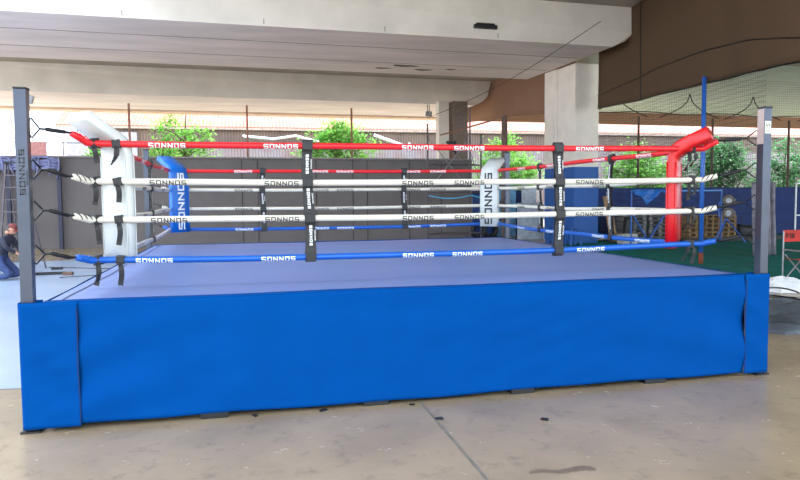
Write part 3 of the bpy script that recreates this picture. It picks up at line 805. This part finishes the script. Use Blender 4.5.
# clear grey plastic sheet and white frame on the far right
bm = new()
grid(bm, 24, 10, lambda u, v: Vector((15.75+.85*u-.08*v, 10.6+.1*math.sin(u*26+v)+.15*u, .03+2.1*v)))
solidify(bm, .008)
tag(obj('plastic_sheet', bm, mat('grey_plastic', (128, 124, 134), rough=.4, var=.2, bump=.5), smooth=True), 'crinkled grey plastic sheet hanging beside the front right post', 'sheet')
bm = new()
for a, b in (((23.7, 17.5, .9), (23.7, 17.5, 2.2)), ((23.7, 17.5, .9), (25.4, 17.5, .9)), ((25.4, 17.5, 0), (25.4, 17.5, 2.2)), ((23.7, 17.5, 2.2), (25.4, 17.5, 2.2)), ((23.7, 17.5, 0), (23.7, 17.5, .9))): bar(bm, a, b, .05)
tag(obj('goal_frame', bm, M_white), 'white tubular frame in front of the navy wall at the right edge', 'frame')
bm = new(); box(bm, (21.0, 17.1, .30), (.95, .5, .55), None, .18)
for v in bm.verts: v.co += Vector((0, 0, .1*math.sin(v.co.x*5)))
tag(obj('dark_bundle', bm, M_blkpl, smooth=True), 'dark bundle on the turf left of the front right post', 'bundle')

# folding chair
cxx, cyy = 12.72, 5.75
t = thing('folding_chair', (cxx, cyy, .02), 'red director style folding chair with white frame at the right edge', 'chair')
def P3(x, y, z): return Vector((cxx+x, cyy+y, .02+z))
for s in (-1, 1):
    bm = new(); tube(bm, [P3(.27, s*.0+.24*s, .0), P3(-.25, .24*s, .52)], .014, 8); tube(bm, [P3(-.25, .24*s, .0), P3(.27, .24*s, .52)], .014, 8); obj('cross_leg', bm, M_gal, t)
for s in (-1, 1):
    bm = new(); tube(bm, [P3(s*.29, .25, .02), P3(s*.29, .25, 1.0)], .016, 8); tube(bm, [P3(s*.29, -.25, .02), P3(s*.29, -.25, .62)], .016, 8); tube(bm, [P3(s*.29, -.25, .62), P3(s*.29, .25, .62)], .018, 8); tube(bm, [P3(s*.29, -.26, .02), P3(s*.29, .26, .02)], .014, 8); obj('side_frame', bm, M_gal, t)
bm = new(); grid(bm, 8, 6, lambda u, v: P3(-.28+.56*u, -.24+.48*v, .44-.03*math.sin(PI*u))); solidify(bm, .006); obj('seat', bm, M_redcl, t)
bm = new(); grid(bm, 8, 3, lambda u, v: P3(-.30+.60*u, .265-.0*u+.02*math.sin(PI*u), .78+.24*v)); solidify(bm, .008); bk = obj('backrest', bm, M_redcl, t)
bm = new(); lettering(bm, 'FIB', lambda u, v: P3(-.22+u, .25, .85+v), .2, .10, .2, .3); obj('print', bm, M_ink, bk)

# white plastic bags heap, black box, cable, dark tarp
def crumple(name, cx, cy, z0, sx, sy, h, m, label, cat, seed, amp=.25, nu=44, nv=34):
    rnd = random.Random(seed); ph = [(rnd.uniform(3, 16), rnd.uniform(3, 16), rnd.uniform(0, 6)) for _ in range(9)]
    def fn(u, v):
        a, b = u*2-1, v*2-1; e = max(0, 1-a*a)*max(0, 1-b*b)
        n = sum(abs(math.sin(p[0]*a*.6+p[1]*b*.6+p[2])) for p in ph)/9
        return Vector((cx+a*sx*(1+.1*math.sin(b*6+seed)), cy+b*sy*(1+.12*math.sin(a*7+seed)), z0+.004+h*(e**.45)*(1-amp+amp*2*(n-.35))))
    bm = new(); grid(bm, nu, nv, fn); solidify(bm, .004)
    return tag(obj(name, bm, m), label, cat)
crumple('plastic_bag', 11.36, 4.85, 0, .42, .38, .28, M_plas, 'crumpled white plastic bag on the floor just behind the front right post', 'plastic bag', 3, .5)
crumple('plastic_bag', 12.36, 4.75, 0, .46, .40, .26, M_plas, 'crumpled white plastic bag at the right edge under the folding chair', 'plastic bag', 9, .5)
crumple('dark_tarp', 9.45, 2.35, 0, 1.25, .95, .26, M_tarpk, 'heap of dark grey tarpaulin on the floor beside the right end of the ring', 'tarp', 5, .45, 60, 50)
bm = new(); box(bm, (11.08, 3.4, .13), (.42, .3, .26), None, .03); box(bm, (11.08, 3.4, .28), (.2, .06, .04), None, .01)
tag(obj('black_case', bm, M_blkpl), 'small black case at the right edge between bags and tarp', 'case')
bm = new(); tube(bm, [(10.2+.55*math.cos(a)+.1*math.sin(3*a), 3.85+.38*math.sin(a), .012+.004*math.sin(5*a)) for a in [2*PI*k/40*.93 for k in range(41)]], .011, 6)
tag(obj('floor_cable', bm, M_blkpl), 'looped black cable on the floor left of the small black case', 'cable')
bm = new(); tube(bm, [(9.35+.5*math.cos(a), 2.9+.4*math.sin(a), .28+.05*math.sin(2*a)) for a in [2*PI*k/30 for k in range(26)]], .012, 6)
tag(obj('tarp_rope', bm, M_blk), 'dark rope looped on top of the grey tarpaulin heap', 'rope')

# ------------------------------------------------------------------ between wall end and column
t = thing('scaffold_tower', (10.2, 22.9, 0), 'open steel scaffold tower with a tilted board near the end of the grey wall', 'scaffold')
SX, SY = (9.2, 11.25), (20.0, 21.0)
for x, y, h in ((8.62, 19.6, 4.6), (10.35, 19.6, 5.25), (9.5, 20.7, 3.2), (11.1, 20.4, 4.3)):
    bm = new(); tube(bm, [(x, y, 0), (x, y, h)], .035, 8); obj('upright', bm, M_dgal, t)
for z in (.3, 1.95, 3.05):
    for a, b in (((8.62, 19.6, z), (10.35, 19.6, z)), ((9.5, 20.7, z), (11.1, 20.4, z)), ((8.62, 19.6, z), (9.5, 20.7, z)), ((10.35, 19.6, z), (11.1, 20.4, z))):
        bm = new(); tube(bm, [a, b], .022, 6); obj('ledger', bm, M_dgal, t)
for a, b in (((8.62, 19.6, 2.0), (10.35, 19.6, 4.1)), ((8.62, 19.6, 4.1), (10.35, 19.6, 2.0)), ((10.35, 19.6, 3.6), (11.1, 20.4, 2.2))):
    bm = new(); tube(bm, [a, b], .018, 6); obj('cross_brace', bm, M_gal, t)
bm = new(); bar(bm, (9.4, 20.0, 4.25), (11.5, 20.2, 4.85), .8, .05); obj('tilted_board', bm, M_rpole, t)
bm = new(); grid(bm, 2, 4, lambda u, v: Vector((9.35+.42*u, 19.55, 3.95-.55*v*(u*.9+.1)))); solidify(bm, .02); obj('hanging_flap', bm, M_blk, t)
bm = new(); tube(bm, [(8.62+1.73*u, 19.5, 1.83-.12*math.sin(PI*u)) for u in [k/12 for k in range(13)]]+[(10.9, 19.5, 1.7), (11.5, 19.4, 1.2)], .025, 6)
tag(obj('blue_hose', bm, mat('cyan_hose', (90, 180, 220), rough=.4)), 'pale blue hose slung across the scaffold tower', 'hose')
bm = new(); tube(bm, [(12.0, 20.1, 0), (12.0, 20.1, 5.05)], .12, 12)
tag(obj('steel_pole', bm, mat('brown_pole', (120, 100, 92), rough=.7), smooth=True), 'thick brown-grey pole just right of the lettered white pad', 'pole')
# low blue cabinets, pale panel, tyres
bm = new(); box(bm, (11.75, 22.4, .95), (.9, .8, 1.9), None, .02)
tag(obj('blue_cabinet', bm, mat('dark_blue_metal', (28, 64, 130), rough=.5)), 'dark blue metal cabinet left of the lettered white pad', 'cabinet')
bm = new(); box(bm, (13.1, 20.0, .75), (1.15, .06, 1.5), Matrix.Rotation(-.05, 3, 'X'), .01)
tag(obj('leaning_sheet', bm, mat('pale_panel', (170, 178, 190), rough=.6, var=.15, scale=5)), 'mottled pale grey panel leaning against the navy wall left of the column', 'panel')
bm = new(); box(bm, (13.1, 22.6, 1.12), (.9, .05, 2.24), None, .01)
tag(obj('blue_board', bm, mat('light_blue_board', (110, 170, 214), rough=.5, var=.2, scale=3)), 'light blue board standing behind the mottled panel', 'board')
bm = new(); box(bm, (14.1, 22.4, 1.12), (.7, .05, 2.24), None, .01)
tag(obj('white_board', bm, mat('pale_board', (205, 215, 230), rough=.5)), 'whitish board behind the mottled panel beside the column', 'board')
for k, (x, y) in enumerate(((11.15, 20.85), (11.72, 20.95))):
    bm = new(); ring = [(x+math.cos(a)*.27, y, .36+math.sin(a)*.27) for a in [2*PI*j/18 for j in range(19)]]
    tube(bm, ring, .09, 8, caps=False)
    tag(obj('old_tyre', bm, M_blkpl, smooth=True), ('left', 'right')[k]+' of the two dark tyres standing below the lettered white pad', 'tyre', 'old tyres by the blue cabinet')
def stool(x, y, label):
    t = thing('plastic_stool', (x, y, 0), label, 'stool', 'blue plastic stools by the column')
    bm = new(); prism(bm, [(x-.16, y-.16, .62), (x+.16, y-.16, .62), (x+.16, y+.16, .62), (x-.16, y+.16, .62)], (0, 0, 0), (0, 0, .04)); obj('seat', bm, M_colblue, t)
    for sx in (-1, 1):
        for sy in (-1, 1):
            bm = new(); bar(bm, (x+sx*.2, y+sy*.2, 0), (x+sx*.14, y+sy*.14, .63), .07, .05); obj('leg', bm, M_colblue, t)
stool(12.95, 17.4, 'left blue plastic stool in front of the column'); stool(13.1, 16.3, 'right blue plastic stool at the foot of the column')

# ------------------------------------------------------------------ left side
for (x, lab) in ((-5.6, 'dark post against the grey wall left of the front left ring post'), (-3.95, 'dark post against the grey wall right of the stepladder')):
    bm = new(); bar(bm, bld(x, 21.0, 0), bld(x, 21.0, 2.95), .13)
    tag(obj('dark_post', bm, mat('navy_steel', (36, 40, 66), rough=.5)), lab, 'post', 'dark posts along the grey wall')
t = thing('stepladder', (-3.75, 12.6, 0), 'tall grey stepladder behind the front left ring post', 'ladder')
lx, ly = -3.85, 12.6
top = Vector((lx-.1, ly+.25, 2.7))
for s in (-1, 1):
    bm = new(); bar(bm, (lx+s*.27, ly-.45, 0), (top.x+s*.13, top.y, top.z), .035, .06); obj('front_rail', bm, M_dgal, t)
    bm = new(); bar(bm, (lx+.12+s*.30, ly+.85, 0), (top.x+.03+s*.13, top.y+.05, top.z), .03); obj('rear_rail', bm, M_dgal, t)
for k in range(8):
    u = (k+1)/9; c = Vector((lx, ly-.45, 0)).lerp(top, u)
    bm = new(); box(bm, c, (.52*(1-u)+.27*u, .09, .03)); obj('step', bm, M_dgal, t)
bm = new(); box(bm, top+Vector((0, 0, .02)), (.34, .16, .04)); obj('top_cap', bm, M_blk, t)
bm = new(); bar(bm, (lx-.25, ly+.45, 1.0), (lx-.2, ly-.1, 1.0), .02); bar(bm, (lx+.3, ly+.5, 1.0), (lx+.2, ly-.1, 1.0), .02); obj('spreader', bm, M_dgal, t)
# rolled net and small blue net at left
bm = new()
rnd = random.Random(4)
for k in range(9):
    tube(bm, [bld(-9.5+5.6*u, 20.95-.08*rnd.random(), 3.1+.16*math.sin(k*1.3+u*3)+.07*math.sin(u*21+k*2)) for u in [j/26 for j in range(27)]], .05, 6)
for k in range(22):
    x = -9.3+5.3*k/21+rnd.uniform(-.1, .1); bm2 = [bld(x, 20.85, 3.3), bld(x+rnd.uniform(-.1, .1), 20.8, 3.05), bld(x+rnd.uniform(-.12, .12), 20.85, 2.65+rnd.uniform(-.15, .2))]; tube(bm, bm2, .03, 5)
tag(obj('bundled_net', bm, mat('pale_blue_netting', (130, 136, 176), rough=.7), smooth=True), 'bundled pale blue netting hung along the top left of the grey wall', 'net')
bm = new(); grid(bm, 10, 6, lambda u, v: bld(-9.6+3.0*u, 20.6+.1*math.sin(u*9), .9+2.1*v), uv=lambda u, v: (3.0*u, 2.1*v))
tag(obj('blue_net', bm, M_netb), 'blue square net hanging at the far left of the wall', 'net')
# small things on the floor by the ladder
bm = new(); bar(bm, (-3.3, 11.7, .04), (-2.55, 11.75, .04), .09, .06); tag(obj('hand_tool', bm, M_blkpl), 'long black tool lying on the floor right of the front left post', 'tool')
bm = new(); box(bm, (-2.45, 11.55, .04), (.22, .14, .08), None, .015); tag(obj('tool_box', bm, mat('brown_case', (110, 84, 70))), 'little brown box at the end of the long black tool', 'box')
bm = new(); box(bm, (-3.05, 13.0, .03), (.26, .1, .06), None, .01); tag(obj('small_block', bm, M_blkpl), 'small dark block on the floor beyond the black tool', 'block')
bm = new(); tube(bm, [(-3.4+6.5*u, 13.6-1.2*u-.9*math.sin(u*2.6), .012) for u in [k/30 for k in range(31)]], .012, 6)
tag(obj('floor_cable', bm, M_blkpl), 'long thin dark cable curving on the floor left of the ring', 'cable')
bm = new(); tube(bm, [(-2.5+3.2*u, 11.0-.5*u+.35*math.sin(u*5), .012) for u in [k/30 for k in range(31)]], .010, 6)
tag(obj('floor_cable', bm, M_blkpl), 'nearer thin cable on the floor between the tool and the ring', 'cable')
bm = new(); box(bm, (-3.75, 10.0, .02), (.22, .12, .04), None, .01); tag(obj('small_block', bm, M_blkpl), 'small dark block on the floor in front of the kneeling person', 'block')

# kneeling person at the left edge
def skin(name, verts, edges, m, parent, sub=2, root=0):
    me = bpy.data.meshes.new(name); me.from_pydata([v[:3] for v in verts], edges, [])
    o = bpy.data.objects.new(name, me); COL.objects.link(o)
    md = o.modifiers.new('Skin', 'SKIN'); md.use_smooth_shade = True
    for i, v in enumerate(verts):
        sv = me.skin_vertices[0].data[i]; r = v[3]; sv.radius = (r, r) if not isinstance(r, tuple) else r
        sv.use_root = (i == root)
    s = o.modifiers.new('Sub', 'SUBSURF'); s.levels = sub; s.render_levels = sub
    dg = bpy.context.evaluated_depsgraph_get(); dg.update()
    me2 = bpy.data.meshes.new_from_object(o.evaluated_get(dg)); o.modifiers.clear(); o.data = me2
    me2.materials.clear(); me2.materials.append(m)
    if parent: o.parent = parent
    return o
M_jacket = mat('dark_jacket', (44, 44, 60), rough=.8); M_jeans = mat('jeans', (50, 66, 110), rough=.85); M_skin = mat('skin', (196, 140, 112), rough=.5, var=.03)
M_cap = mat('maroon_cap', (120, 52, 52), rough=.8)
pr = thing('person', (-3.72, 11.0, 0), 'person in maroon cap, dark jacket and jeans kneeling on the floor at the left edge', 'person')
pr.rotation_euler = (0, 0, -.25)
# body faces +x (towards the ring), kneeling on both knees, sitting back on the heels and leaning forward
V = [(0, 0, .50, (.15, .13)), (.06, 0, .66, (.14, .12)), (.15, 0, .84, (.155, .125)), (.22, 0, .96, (.13, .10)), (.26, 0, 1.03, (.055, .055)),    # 0-4 torso, neck
     (.20, .17, .93, .07), (.30, .22, .74, .052), (.42, .12, .60, .042), (.20, -.17, .93, .07), (.30, -.23, .74, .052), (.44, -.10, .62, .042),        # 5-10 arms
     (.02, .11, .42, .105), (.36, .17, .115, .075), (.02, .16, .07, .058), (-.08, .16, .07, .05), (-.16, .16, .045, .04),                          # 11-15 left leg
     (.02, -.11, .42, .105), (.36, -.17, .115, .075), (.02, -.16, .07, .058), (-.08, -.16, .07, .05), (-.16, -.16, .045, .04)]
Ed = [(0, 1), (1, 2), (2, 3), (3, 4), (3, 5), (5, 6), (6, 7), (3, 8), (8, 9), (9, 10), (0, 11), (11, 12), (12, 13), (13, 14), (14, 15), (0, 16), (16, 17), (17, 18), (18, 19), (19, 20)]
body = skin('body', V, Ed, M_jacket, pr)
body.data.materials.append(M_jeans)
for p in body.data.polygons:
    c = p.center
    if c.z < .56: p.material_index = 1
    if c.z > .56 and c.x > .36 and c.z < .66: p.material_index = 0
body.data.polygons.foreach_set('use_smooth', [True]*len(body.data.polygons))
# head with face
bm = new(); bmesh.ops.create_icosphere(bm, subdivisions=4, radius=1)
hc = Vector((.31, 0, 1.14))
for v in bm.verts:
    q = v.co.copy(); x, y, z = q
    X = x*.095; Y = y*.075; Z = z*.118
    if z < -.1: Y *= 1-.35*(-z-.1); X = X*(1-.1*(-z))+(.012 if x > 0 else 0)
    if x > .6: X += .022*math.exp(-((y/.16)**2+((z+.12)/.22)**2))          # nose
    if x > .5: X -= .010*math.exp(-(((abs(y)-.38)/.16)**2+((z-.08)/.12)**2))  # eye sockets
    if x > .5: X += .006*math.exp(-((y/.3)**2+((z+.5)/.09)**2))             # lips
    v.co = Vector((X, Y, Z))
for s in (-1, 1):
    r = bmesh.ops.create_icosphere(bm, subdivisions=2, radius=1)
    for v in r['verts']: v.co = Vector((v.co.x*.018-.005, s*(.076+v.co.y*s*.008), v.co.z*.030-.005))
tube(bm, [(-.02, 0, -.07), (-.055, 0, -.14)], .048, 10)
Rh = Matrix.Rotation(.55, 3, 'Y')
for v in bm.verts: v.co = Rh @ v.co+hc
hd = bpy.data.meshes.new('head'); bm.to_mesh(hd); bm.free(); hd.materials.append(M_skin); hd.polygons.foreach_set('use_smooth', [True]*len(hd.polygons))
ho = bpy.data.objects.new('head', hd); COL.objects.link(ho); ho.parent = pr
def local(name, bm, m, par, smooth=True):
    me = bpy.data.meshes.new(name); bmesh.ops.recalc_face_normals(bm, faces=bm.faces); bm.to_mesh(me); bm.free(); me.materials.append(m)
    if smooth: me.polygons.foreach_set('use_smooth', [True]*len(me.polygons))
    o = bpy.data.objects.new(name, me); COL.objects.link(o); o.parent = par; return o
bm = new()
for s in (-1, 1):
    r = bmesh.ops.create_icosphere(bm, subdivisions=2, radius=.011)
    for v in r['verts']: v.co = Rh @ (v.co+Vector((.082, s*.030, .010)))+hc
local('eyes', bm, M_ink, ho)
bm = new(); bmesh.ops.create_icosphere(bm, subdivisions=3, radius=1)
bmesh.ops.delete(bm, geom=[v for v in bm.verts if v.co.z < .05], context='VERTS')
for v in bm.verts: v.co = Rh @ Vector((v.co.x*.108-.004, v.co.y*.088, v.co.z*.115+.02))+hc
g = new(); grid(g, 10, 6, lambda u, v: Rh @ Vector((.085+.085*v*math.sin(PI*(.15+.7*u)), .08*(1-2*u), .045-.02*v-.015*(2*u-1)**2))+hc)
me = bpy.data.meshes.new('t'); solidify(g, .006); g.to_mesh(me); g.free(); bm.from_mesh(me)
local('cap', bm, M_cap, pr)
bm = new(); bmesh.ops.create_icosphere(bm, subdivisions=3, radius=1)
bmesh.ops.delete(bm, geom=[v for v in bm.verts if v.co.x > .15 or v.co.z < -.55], context='VERTS')
for v in bm.verts: v.co = Rh @ Vector((v.co.x*.102, v.co.y*.082, v.co.z*.115))+hc
local('hair', bm, M_blkpl, pr)
# hands: palm and five bent fingers each, holding a small brown block
for s in (-1, 1):
    wr_ = Vector(V[7][:3] if s > 0 else V[10][:3])
    fwd = Vector((.75, -s*.25, -.6)).normalized(); side = Vector((0, 0, 1)).cross(fwd).normalized()*s; nrm = fwd.cross(side)
    vv = [tuple(wr_-fwd*.02)+(.026,), tuple(wr_+fwd*.03)+((.034, .018),), tuple(wr_+fwd*.075)+((.038, .016),)]; ee = [(0, 1), (1, 2)]
    for k, (o_, ln) in enumerate(((-.03, .068), (-.01, .078), (.01, .073), (.03, .058))):
        b0 = wr_+fwd*.085+side*o_; dn = Vector((0, -s*.5, -.6)).normalized()
        i0 = len(vv)
        vv += [tuple(b0)+(.0095,), tuple(b0+fwd*ln*.45)+(.009,), tuple(b0+fwd*ln*.7+dn*ln*.3)+(.0085,), tuple(b0+fwd*ln*.75+dn*ln*.6)+(.007,)]
        ee += [(2, i0), (i0, i0+1), (i0+1, i0+2), (i0+2, i0+3)]
    b0 = wr_+fwd*.03-side*.035; i0 = len(vv)
    vv += [tuple(b0)+(.012,), tuple(b0+fwd*.025-side*.02)+(.011,), tuple(b0+fwd*.06-side*.02+nrm*.01)+(.009,)]; ee += [(1, i0), (i0, i0+1), (i0+1, i0+2)]
    skin('hand', vv, ee, M_skin, pr, 1)
for s in (-1, 1):
    bm = new(); bmesh.ops.create_icosphere(bm, subdivisions=3, radius=1)
    for v in bm.verts: v.co = Vector((-.24+v.co.x*.085, s*.16+v.co.y*.045, .05+v.co.z*.045))
    local('shoe', bm, M_blkpl, pr)
bm = new(); box(bm, (-3.22, 10.82, .59), (.07, .16, .05), Matrix.Rotation(.4, 3, 'Y'), .008)
tag(obj('held_block', bm, M_plank), 'small orange-brown piece held by the kneeling person', 'wood block')

# ------------------------------------------------------------------ outside
hs = thing('long_house', (15, 46, 0), 'long low house with orange tiled roof beyond the grey wall', 'house')
hx0, hx1 = -11.0, 62
bm = new(); prism(bm, [(hx0, 45, 7.0), (hx0, 59, 13.5), (hx0, 59, 13.3), (hx0, 45, 6.8)], (0, 0, 0), (hx1-hx0, 0, 0)); obj('roof', bm, M_roof, hs)
bm = new(); box(bm, ((hx0+hx1)/2, 44.98, 6.85), (hx1-hx0, .12, .16)); obj('gutter', bm, mat('pale_gutter', (176, 158, 146)), hs)
bm = new(); box(bm, ((hx0+hx1)/2+.8, 45.35, 3.4), (hx1-hx0-1, .3, 6.9)); obj('wall', bm, M_corr, hs)
bm = new(); box(bm, (-8.0, 45.1, 3.3), (4.6, .4, 6.4)); pw = obj('plaster_wall', bm, M_plaster, hs, label='grey plastered end wall')
bm = new(); box(bm, (-8.3, 44.83, 4.6), (1.0, .1, 1.8)); obj('window', bm, M_blk, hs)
bm = new(); box(bm, (-8.3, 44.86, 4.6), (1.3, .1, 2.1)); obj('window_frame', bm, mat('window_frame_paint', (190, 170, 168)), hs)
bm = new(); box(bm, (-10.5, 45.0, 3.1), (.16, .3, 6.0)); obj('corner_post', bm, M_white, hs)
bm = new(); tube(bm, [(11.3, 44.6, 6.5), (13.9, 44.5, 5.6), (14.1, 44.5, 5.9)], .12, 6); obj('fallen_gutter_piece', bm, M_white, hs, label='bent white gutter piece hanging from the eave')
bm = new(); tube(bm, [(1.6, 44.6, 6.3), (3.8, 44.5, 6.1), (5.4, 44.5, 6.35), (7.2, 44.5, 5.9)], .1, 6); obj('loose_sheet', bm, M_white, hs, label='loose white sheet along the eave')
bm = new(); box(bm, ((hx0+hx1)/2+4, 43.5, 2.65), (hx1-hx0-9.5, .08, 5.3))
tag(obj('sheet_fence', bm, M_corrl), 'pale corrugated sheet fence in front of the long house', 'fence')
# railing with banner, left outside
t = thing('railing', (-9, 30, 0), 'thin metal railing outside beyond the wall at the left', 'railing')
for x in (-15, -12.5, -10.2, -8.6, -6.9, -5.2):
    bm = new(); bar(bm, (x, 30, 0), (x, 30, 4.6), .05); obj('upright', bm, M_gal, t)
bm = new()
for z in (3.9, 4.55): bar(bm, (-16, 30, z), (-3.2, 30, z), .05)
obj('rail', bm, M_gal, t)
bm = new(); box(bm, (-8.0, 29.95, 4.23), (.75, .03, .72)); tag(obj('banner', bm, mat('pink_banner', (224, 160, 160))), 'small pink banner tied on the outside railing', 'banner')

# trees
def tree(name, x, y, z0, z1, rx, ry, n, size, m, label, trunk=True, seed=0, shape=1.0, dens=1.0, group=None):
    rnd = random.Random(seed); t = thing(name, (x, y, 0), label, 'tree', group)
    bm = new()
    cl = []
    for _ in range(max(10, int(n/55))):
        while True:
            a, b, c = rnd.uniform(-1, 1), rnd.uniform(-1, 1), rnd.uniform(-1, 1)
            if a*a+b*b+c*c < 1: break
        zc = (z0+z1)/2+c*(z1-z0)/2*.9
        k = 1-shape*.45*max(0, c)
        cl.append(Vector((x+a*rx*k, y+b*ry, zc)))
    per = n//len(cl)
    for c in cl:
        R_ = rnd.uniform(.25, .6)*min(rx, (z1-z0)/2, 1.5)*.9
        for _ in range(per):
            d = Vector((rnd.gauss(0, 1), rnd.gauss(0, 1), rnd.gauss(0, .8)))*R_*.55
            p = c+d; s = size*rnd.uniform(.6, 1.3)
            ax = Vector((rnd.uniform(-1, 1), rnd.uniform(-1, 1), rnd.uniform(-.6, .6))).normalized(); up = Vector((rnd.uniform(-.5, .5), rnd.uniform(-.5, .5), 1)).cross(ax).normalized()
            v = [bm.verts.new(p+ax*s), bm.verts.new(p+up*s*.45), bm.verts.new(p-ax*s), bm.verts.new(p-up*s*.45)]
            bm.faces.new(v)
    obj('foliage', bm, m, t)
    bm = new()
    tube(bm, [(x, y, 0), (x+.1, y, z0*.7), (x, y, (z0+z1)/2), (x+.1, y, z1*.95)], [.16, .12, .08, .02], 8)
    for c in cl[:14]:
        a = Vector((x, y, max(z0*.6, min(c.z-.8, z1*.8)))); tube(bm, [a, a.lerp(c, .5)+Vector((0, 0, .1)), c], [.05, .035, .012], 5)
    obj('trunk', bm, M_bark, t)
tree('young_tree', -1.76, 36.5, 3.14, 7.27, 2.13, 1.00, 2200, 0.133, M_leaf, 'sparse young tree beyond the wall behind the blue pad', seed=1)
tree('young_tree', 7.44, 36.5, 3.14, 6.74, 2.53, 1.00, 5200, 0.133, M_leaf, 'leafy young tree beyond the wall right of the left front strap', seed=2, shape=1.3)
tree('young_tree', -7.40, 40.0, 2.50, 5.40, 1.60, 0.80, 1200, 0.140, M_leaf, 'small bush against the grey plaster wall at the left', seed=3, shape=1.2)
tree('young_tree', -2.80, 34.0, 2.50, 5.20, 1.00, 0.80, 900, 0.120, M_leaf, 'slim sapling beyond the wall next to the front left pad', seed=13)
tree('young_tree', 18.95, 37.0, 1.43, 5.93, 2.25, 1.20, 5200, 0.137, M_leaf, 'leafy tree behind the scaffold and the lettered white pad', seed=4)
tree('young_tree', 27.97, 35.5, 0.41, 5.56, 2.78, 1.10, 5200, 0.139, M_leaf, 'bright green tree behind the navy wall just right of the column', seed=5, shape=1.4)
tree('bushy_tree', 34.36, 35.5, 0.44, 6.04, 3.14, 1.20, 7000, 0.150, M_leafd, 'dense blue-green tree between the red pad and the front right post', seed=6)
tree('bushy_tree', 39.83, 35.5, 0.44, 5.77, 2.60, 1.20, 4200, 0.150, M_leafd, 'dark leafy tree directly behind the front right post', seed=7)
tree('bushy_tree', 44.48, 35.5, 0.44, 5.08, 2.19, 1.20, 3000, 0.150, M_leaf, 'green bush at the right edge beyond the navy wall', seed=8)
tree('bushy_tree', 30.21, 38.0, 0.30, 3.94, 4.01, 1.00, 4500, 0.147, M_leafd, 'low dark shrub behind the navy wall left of the red pad', seed=9)
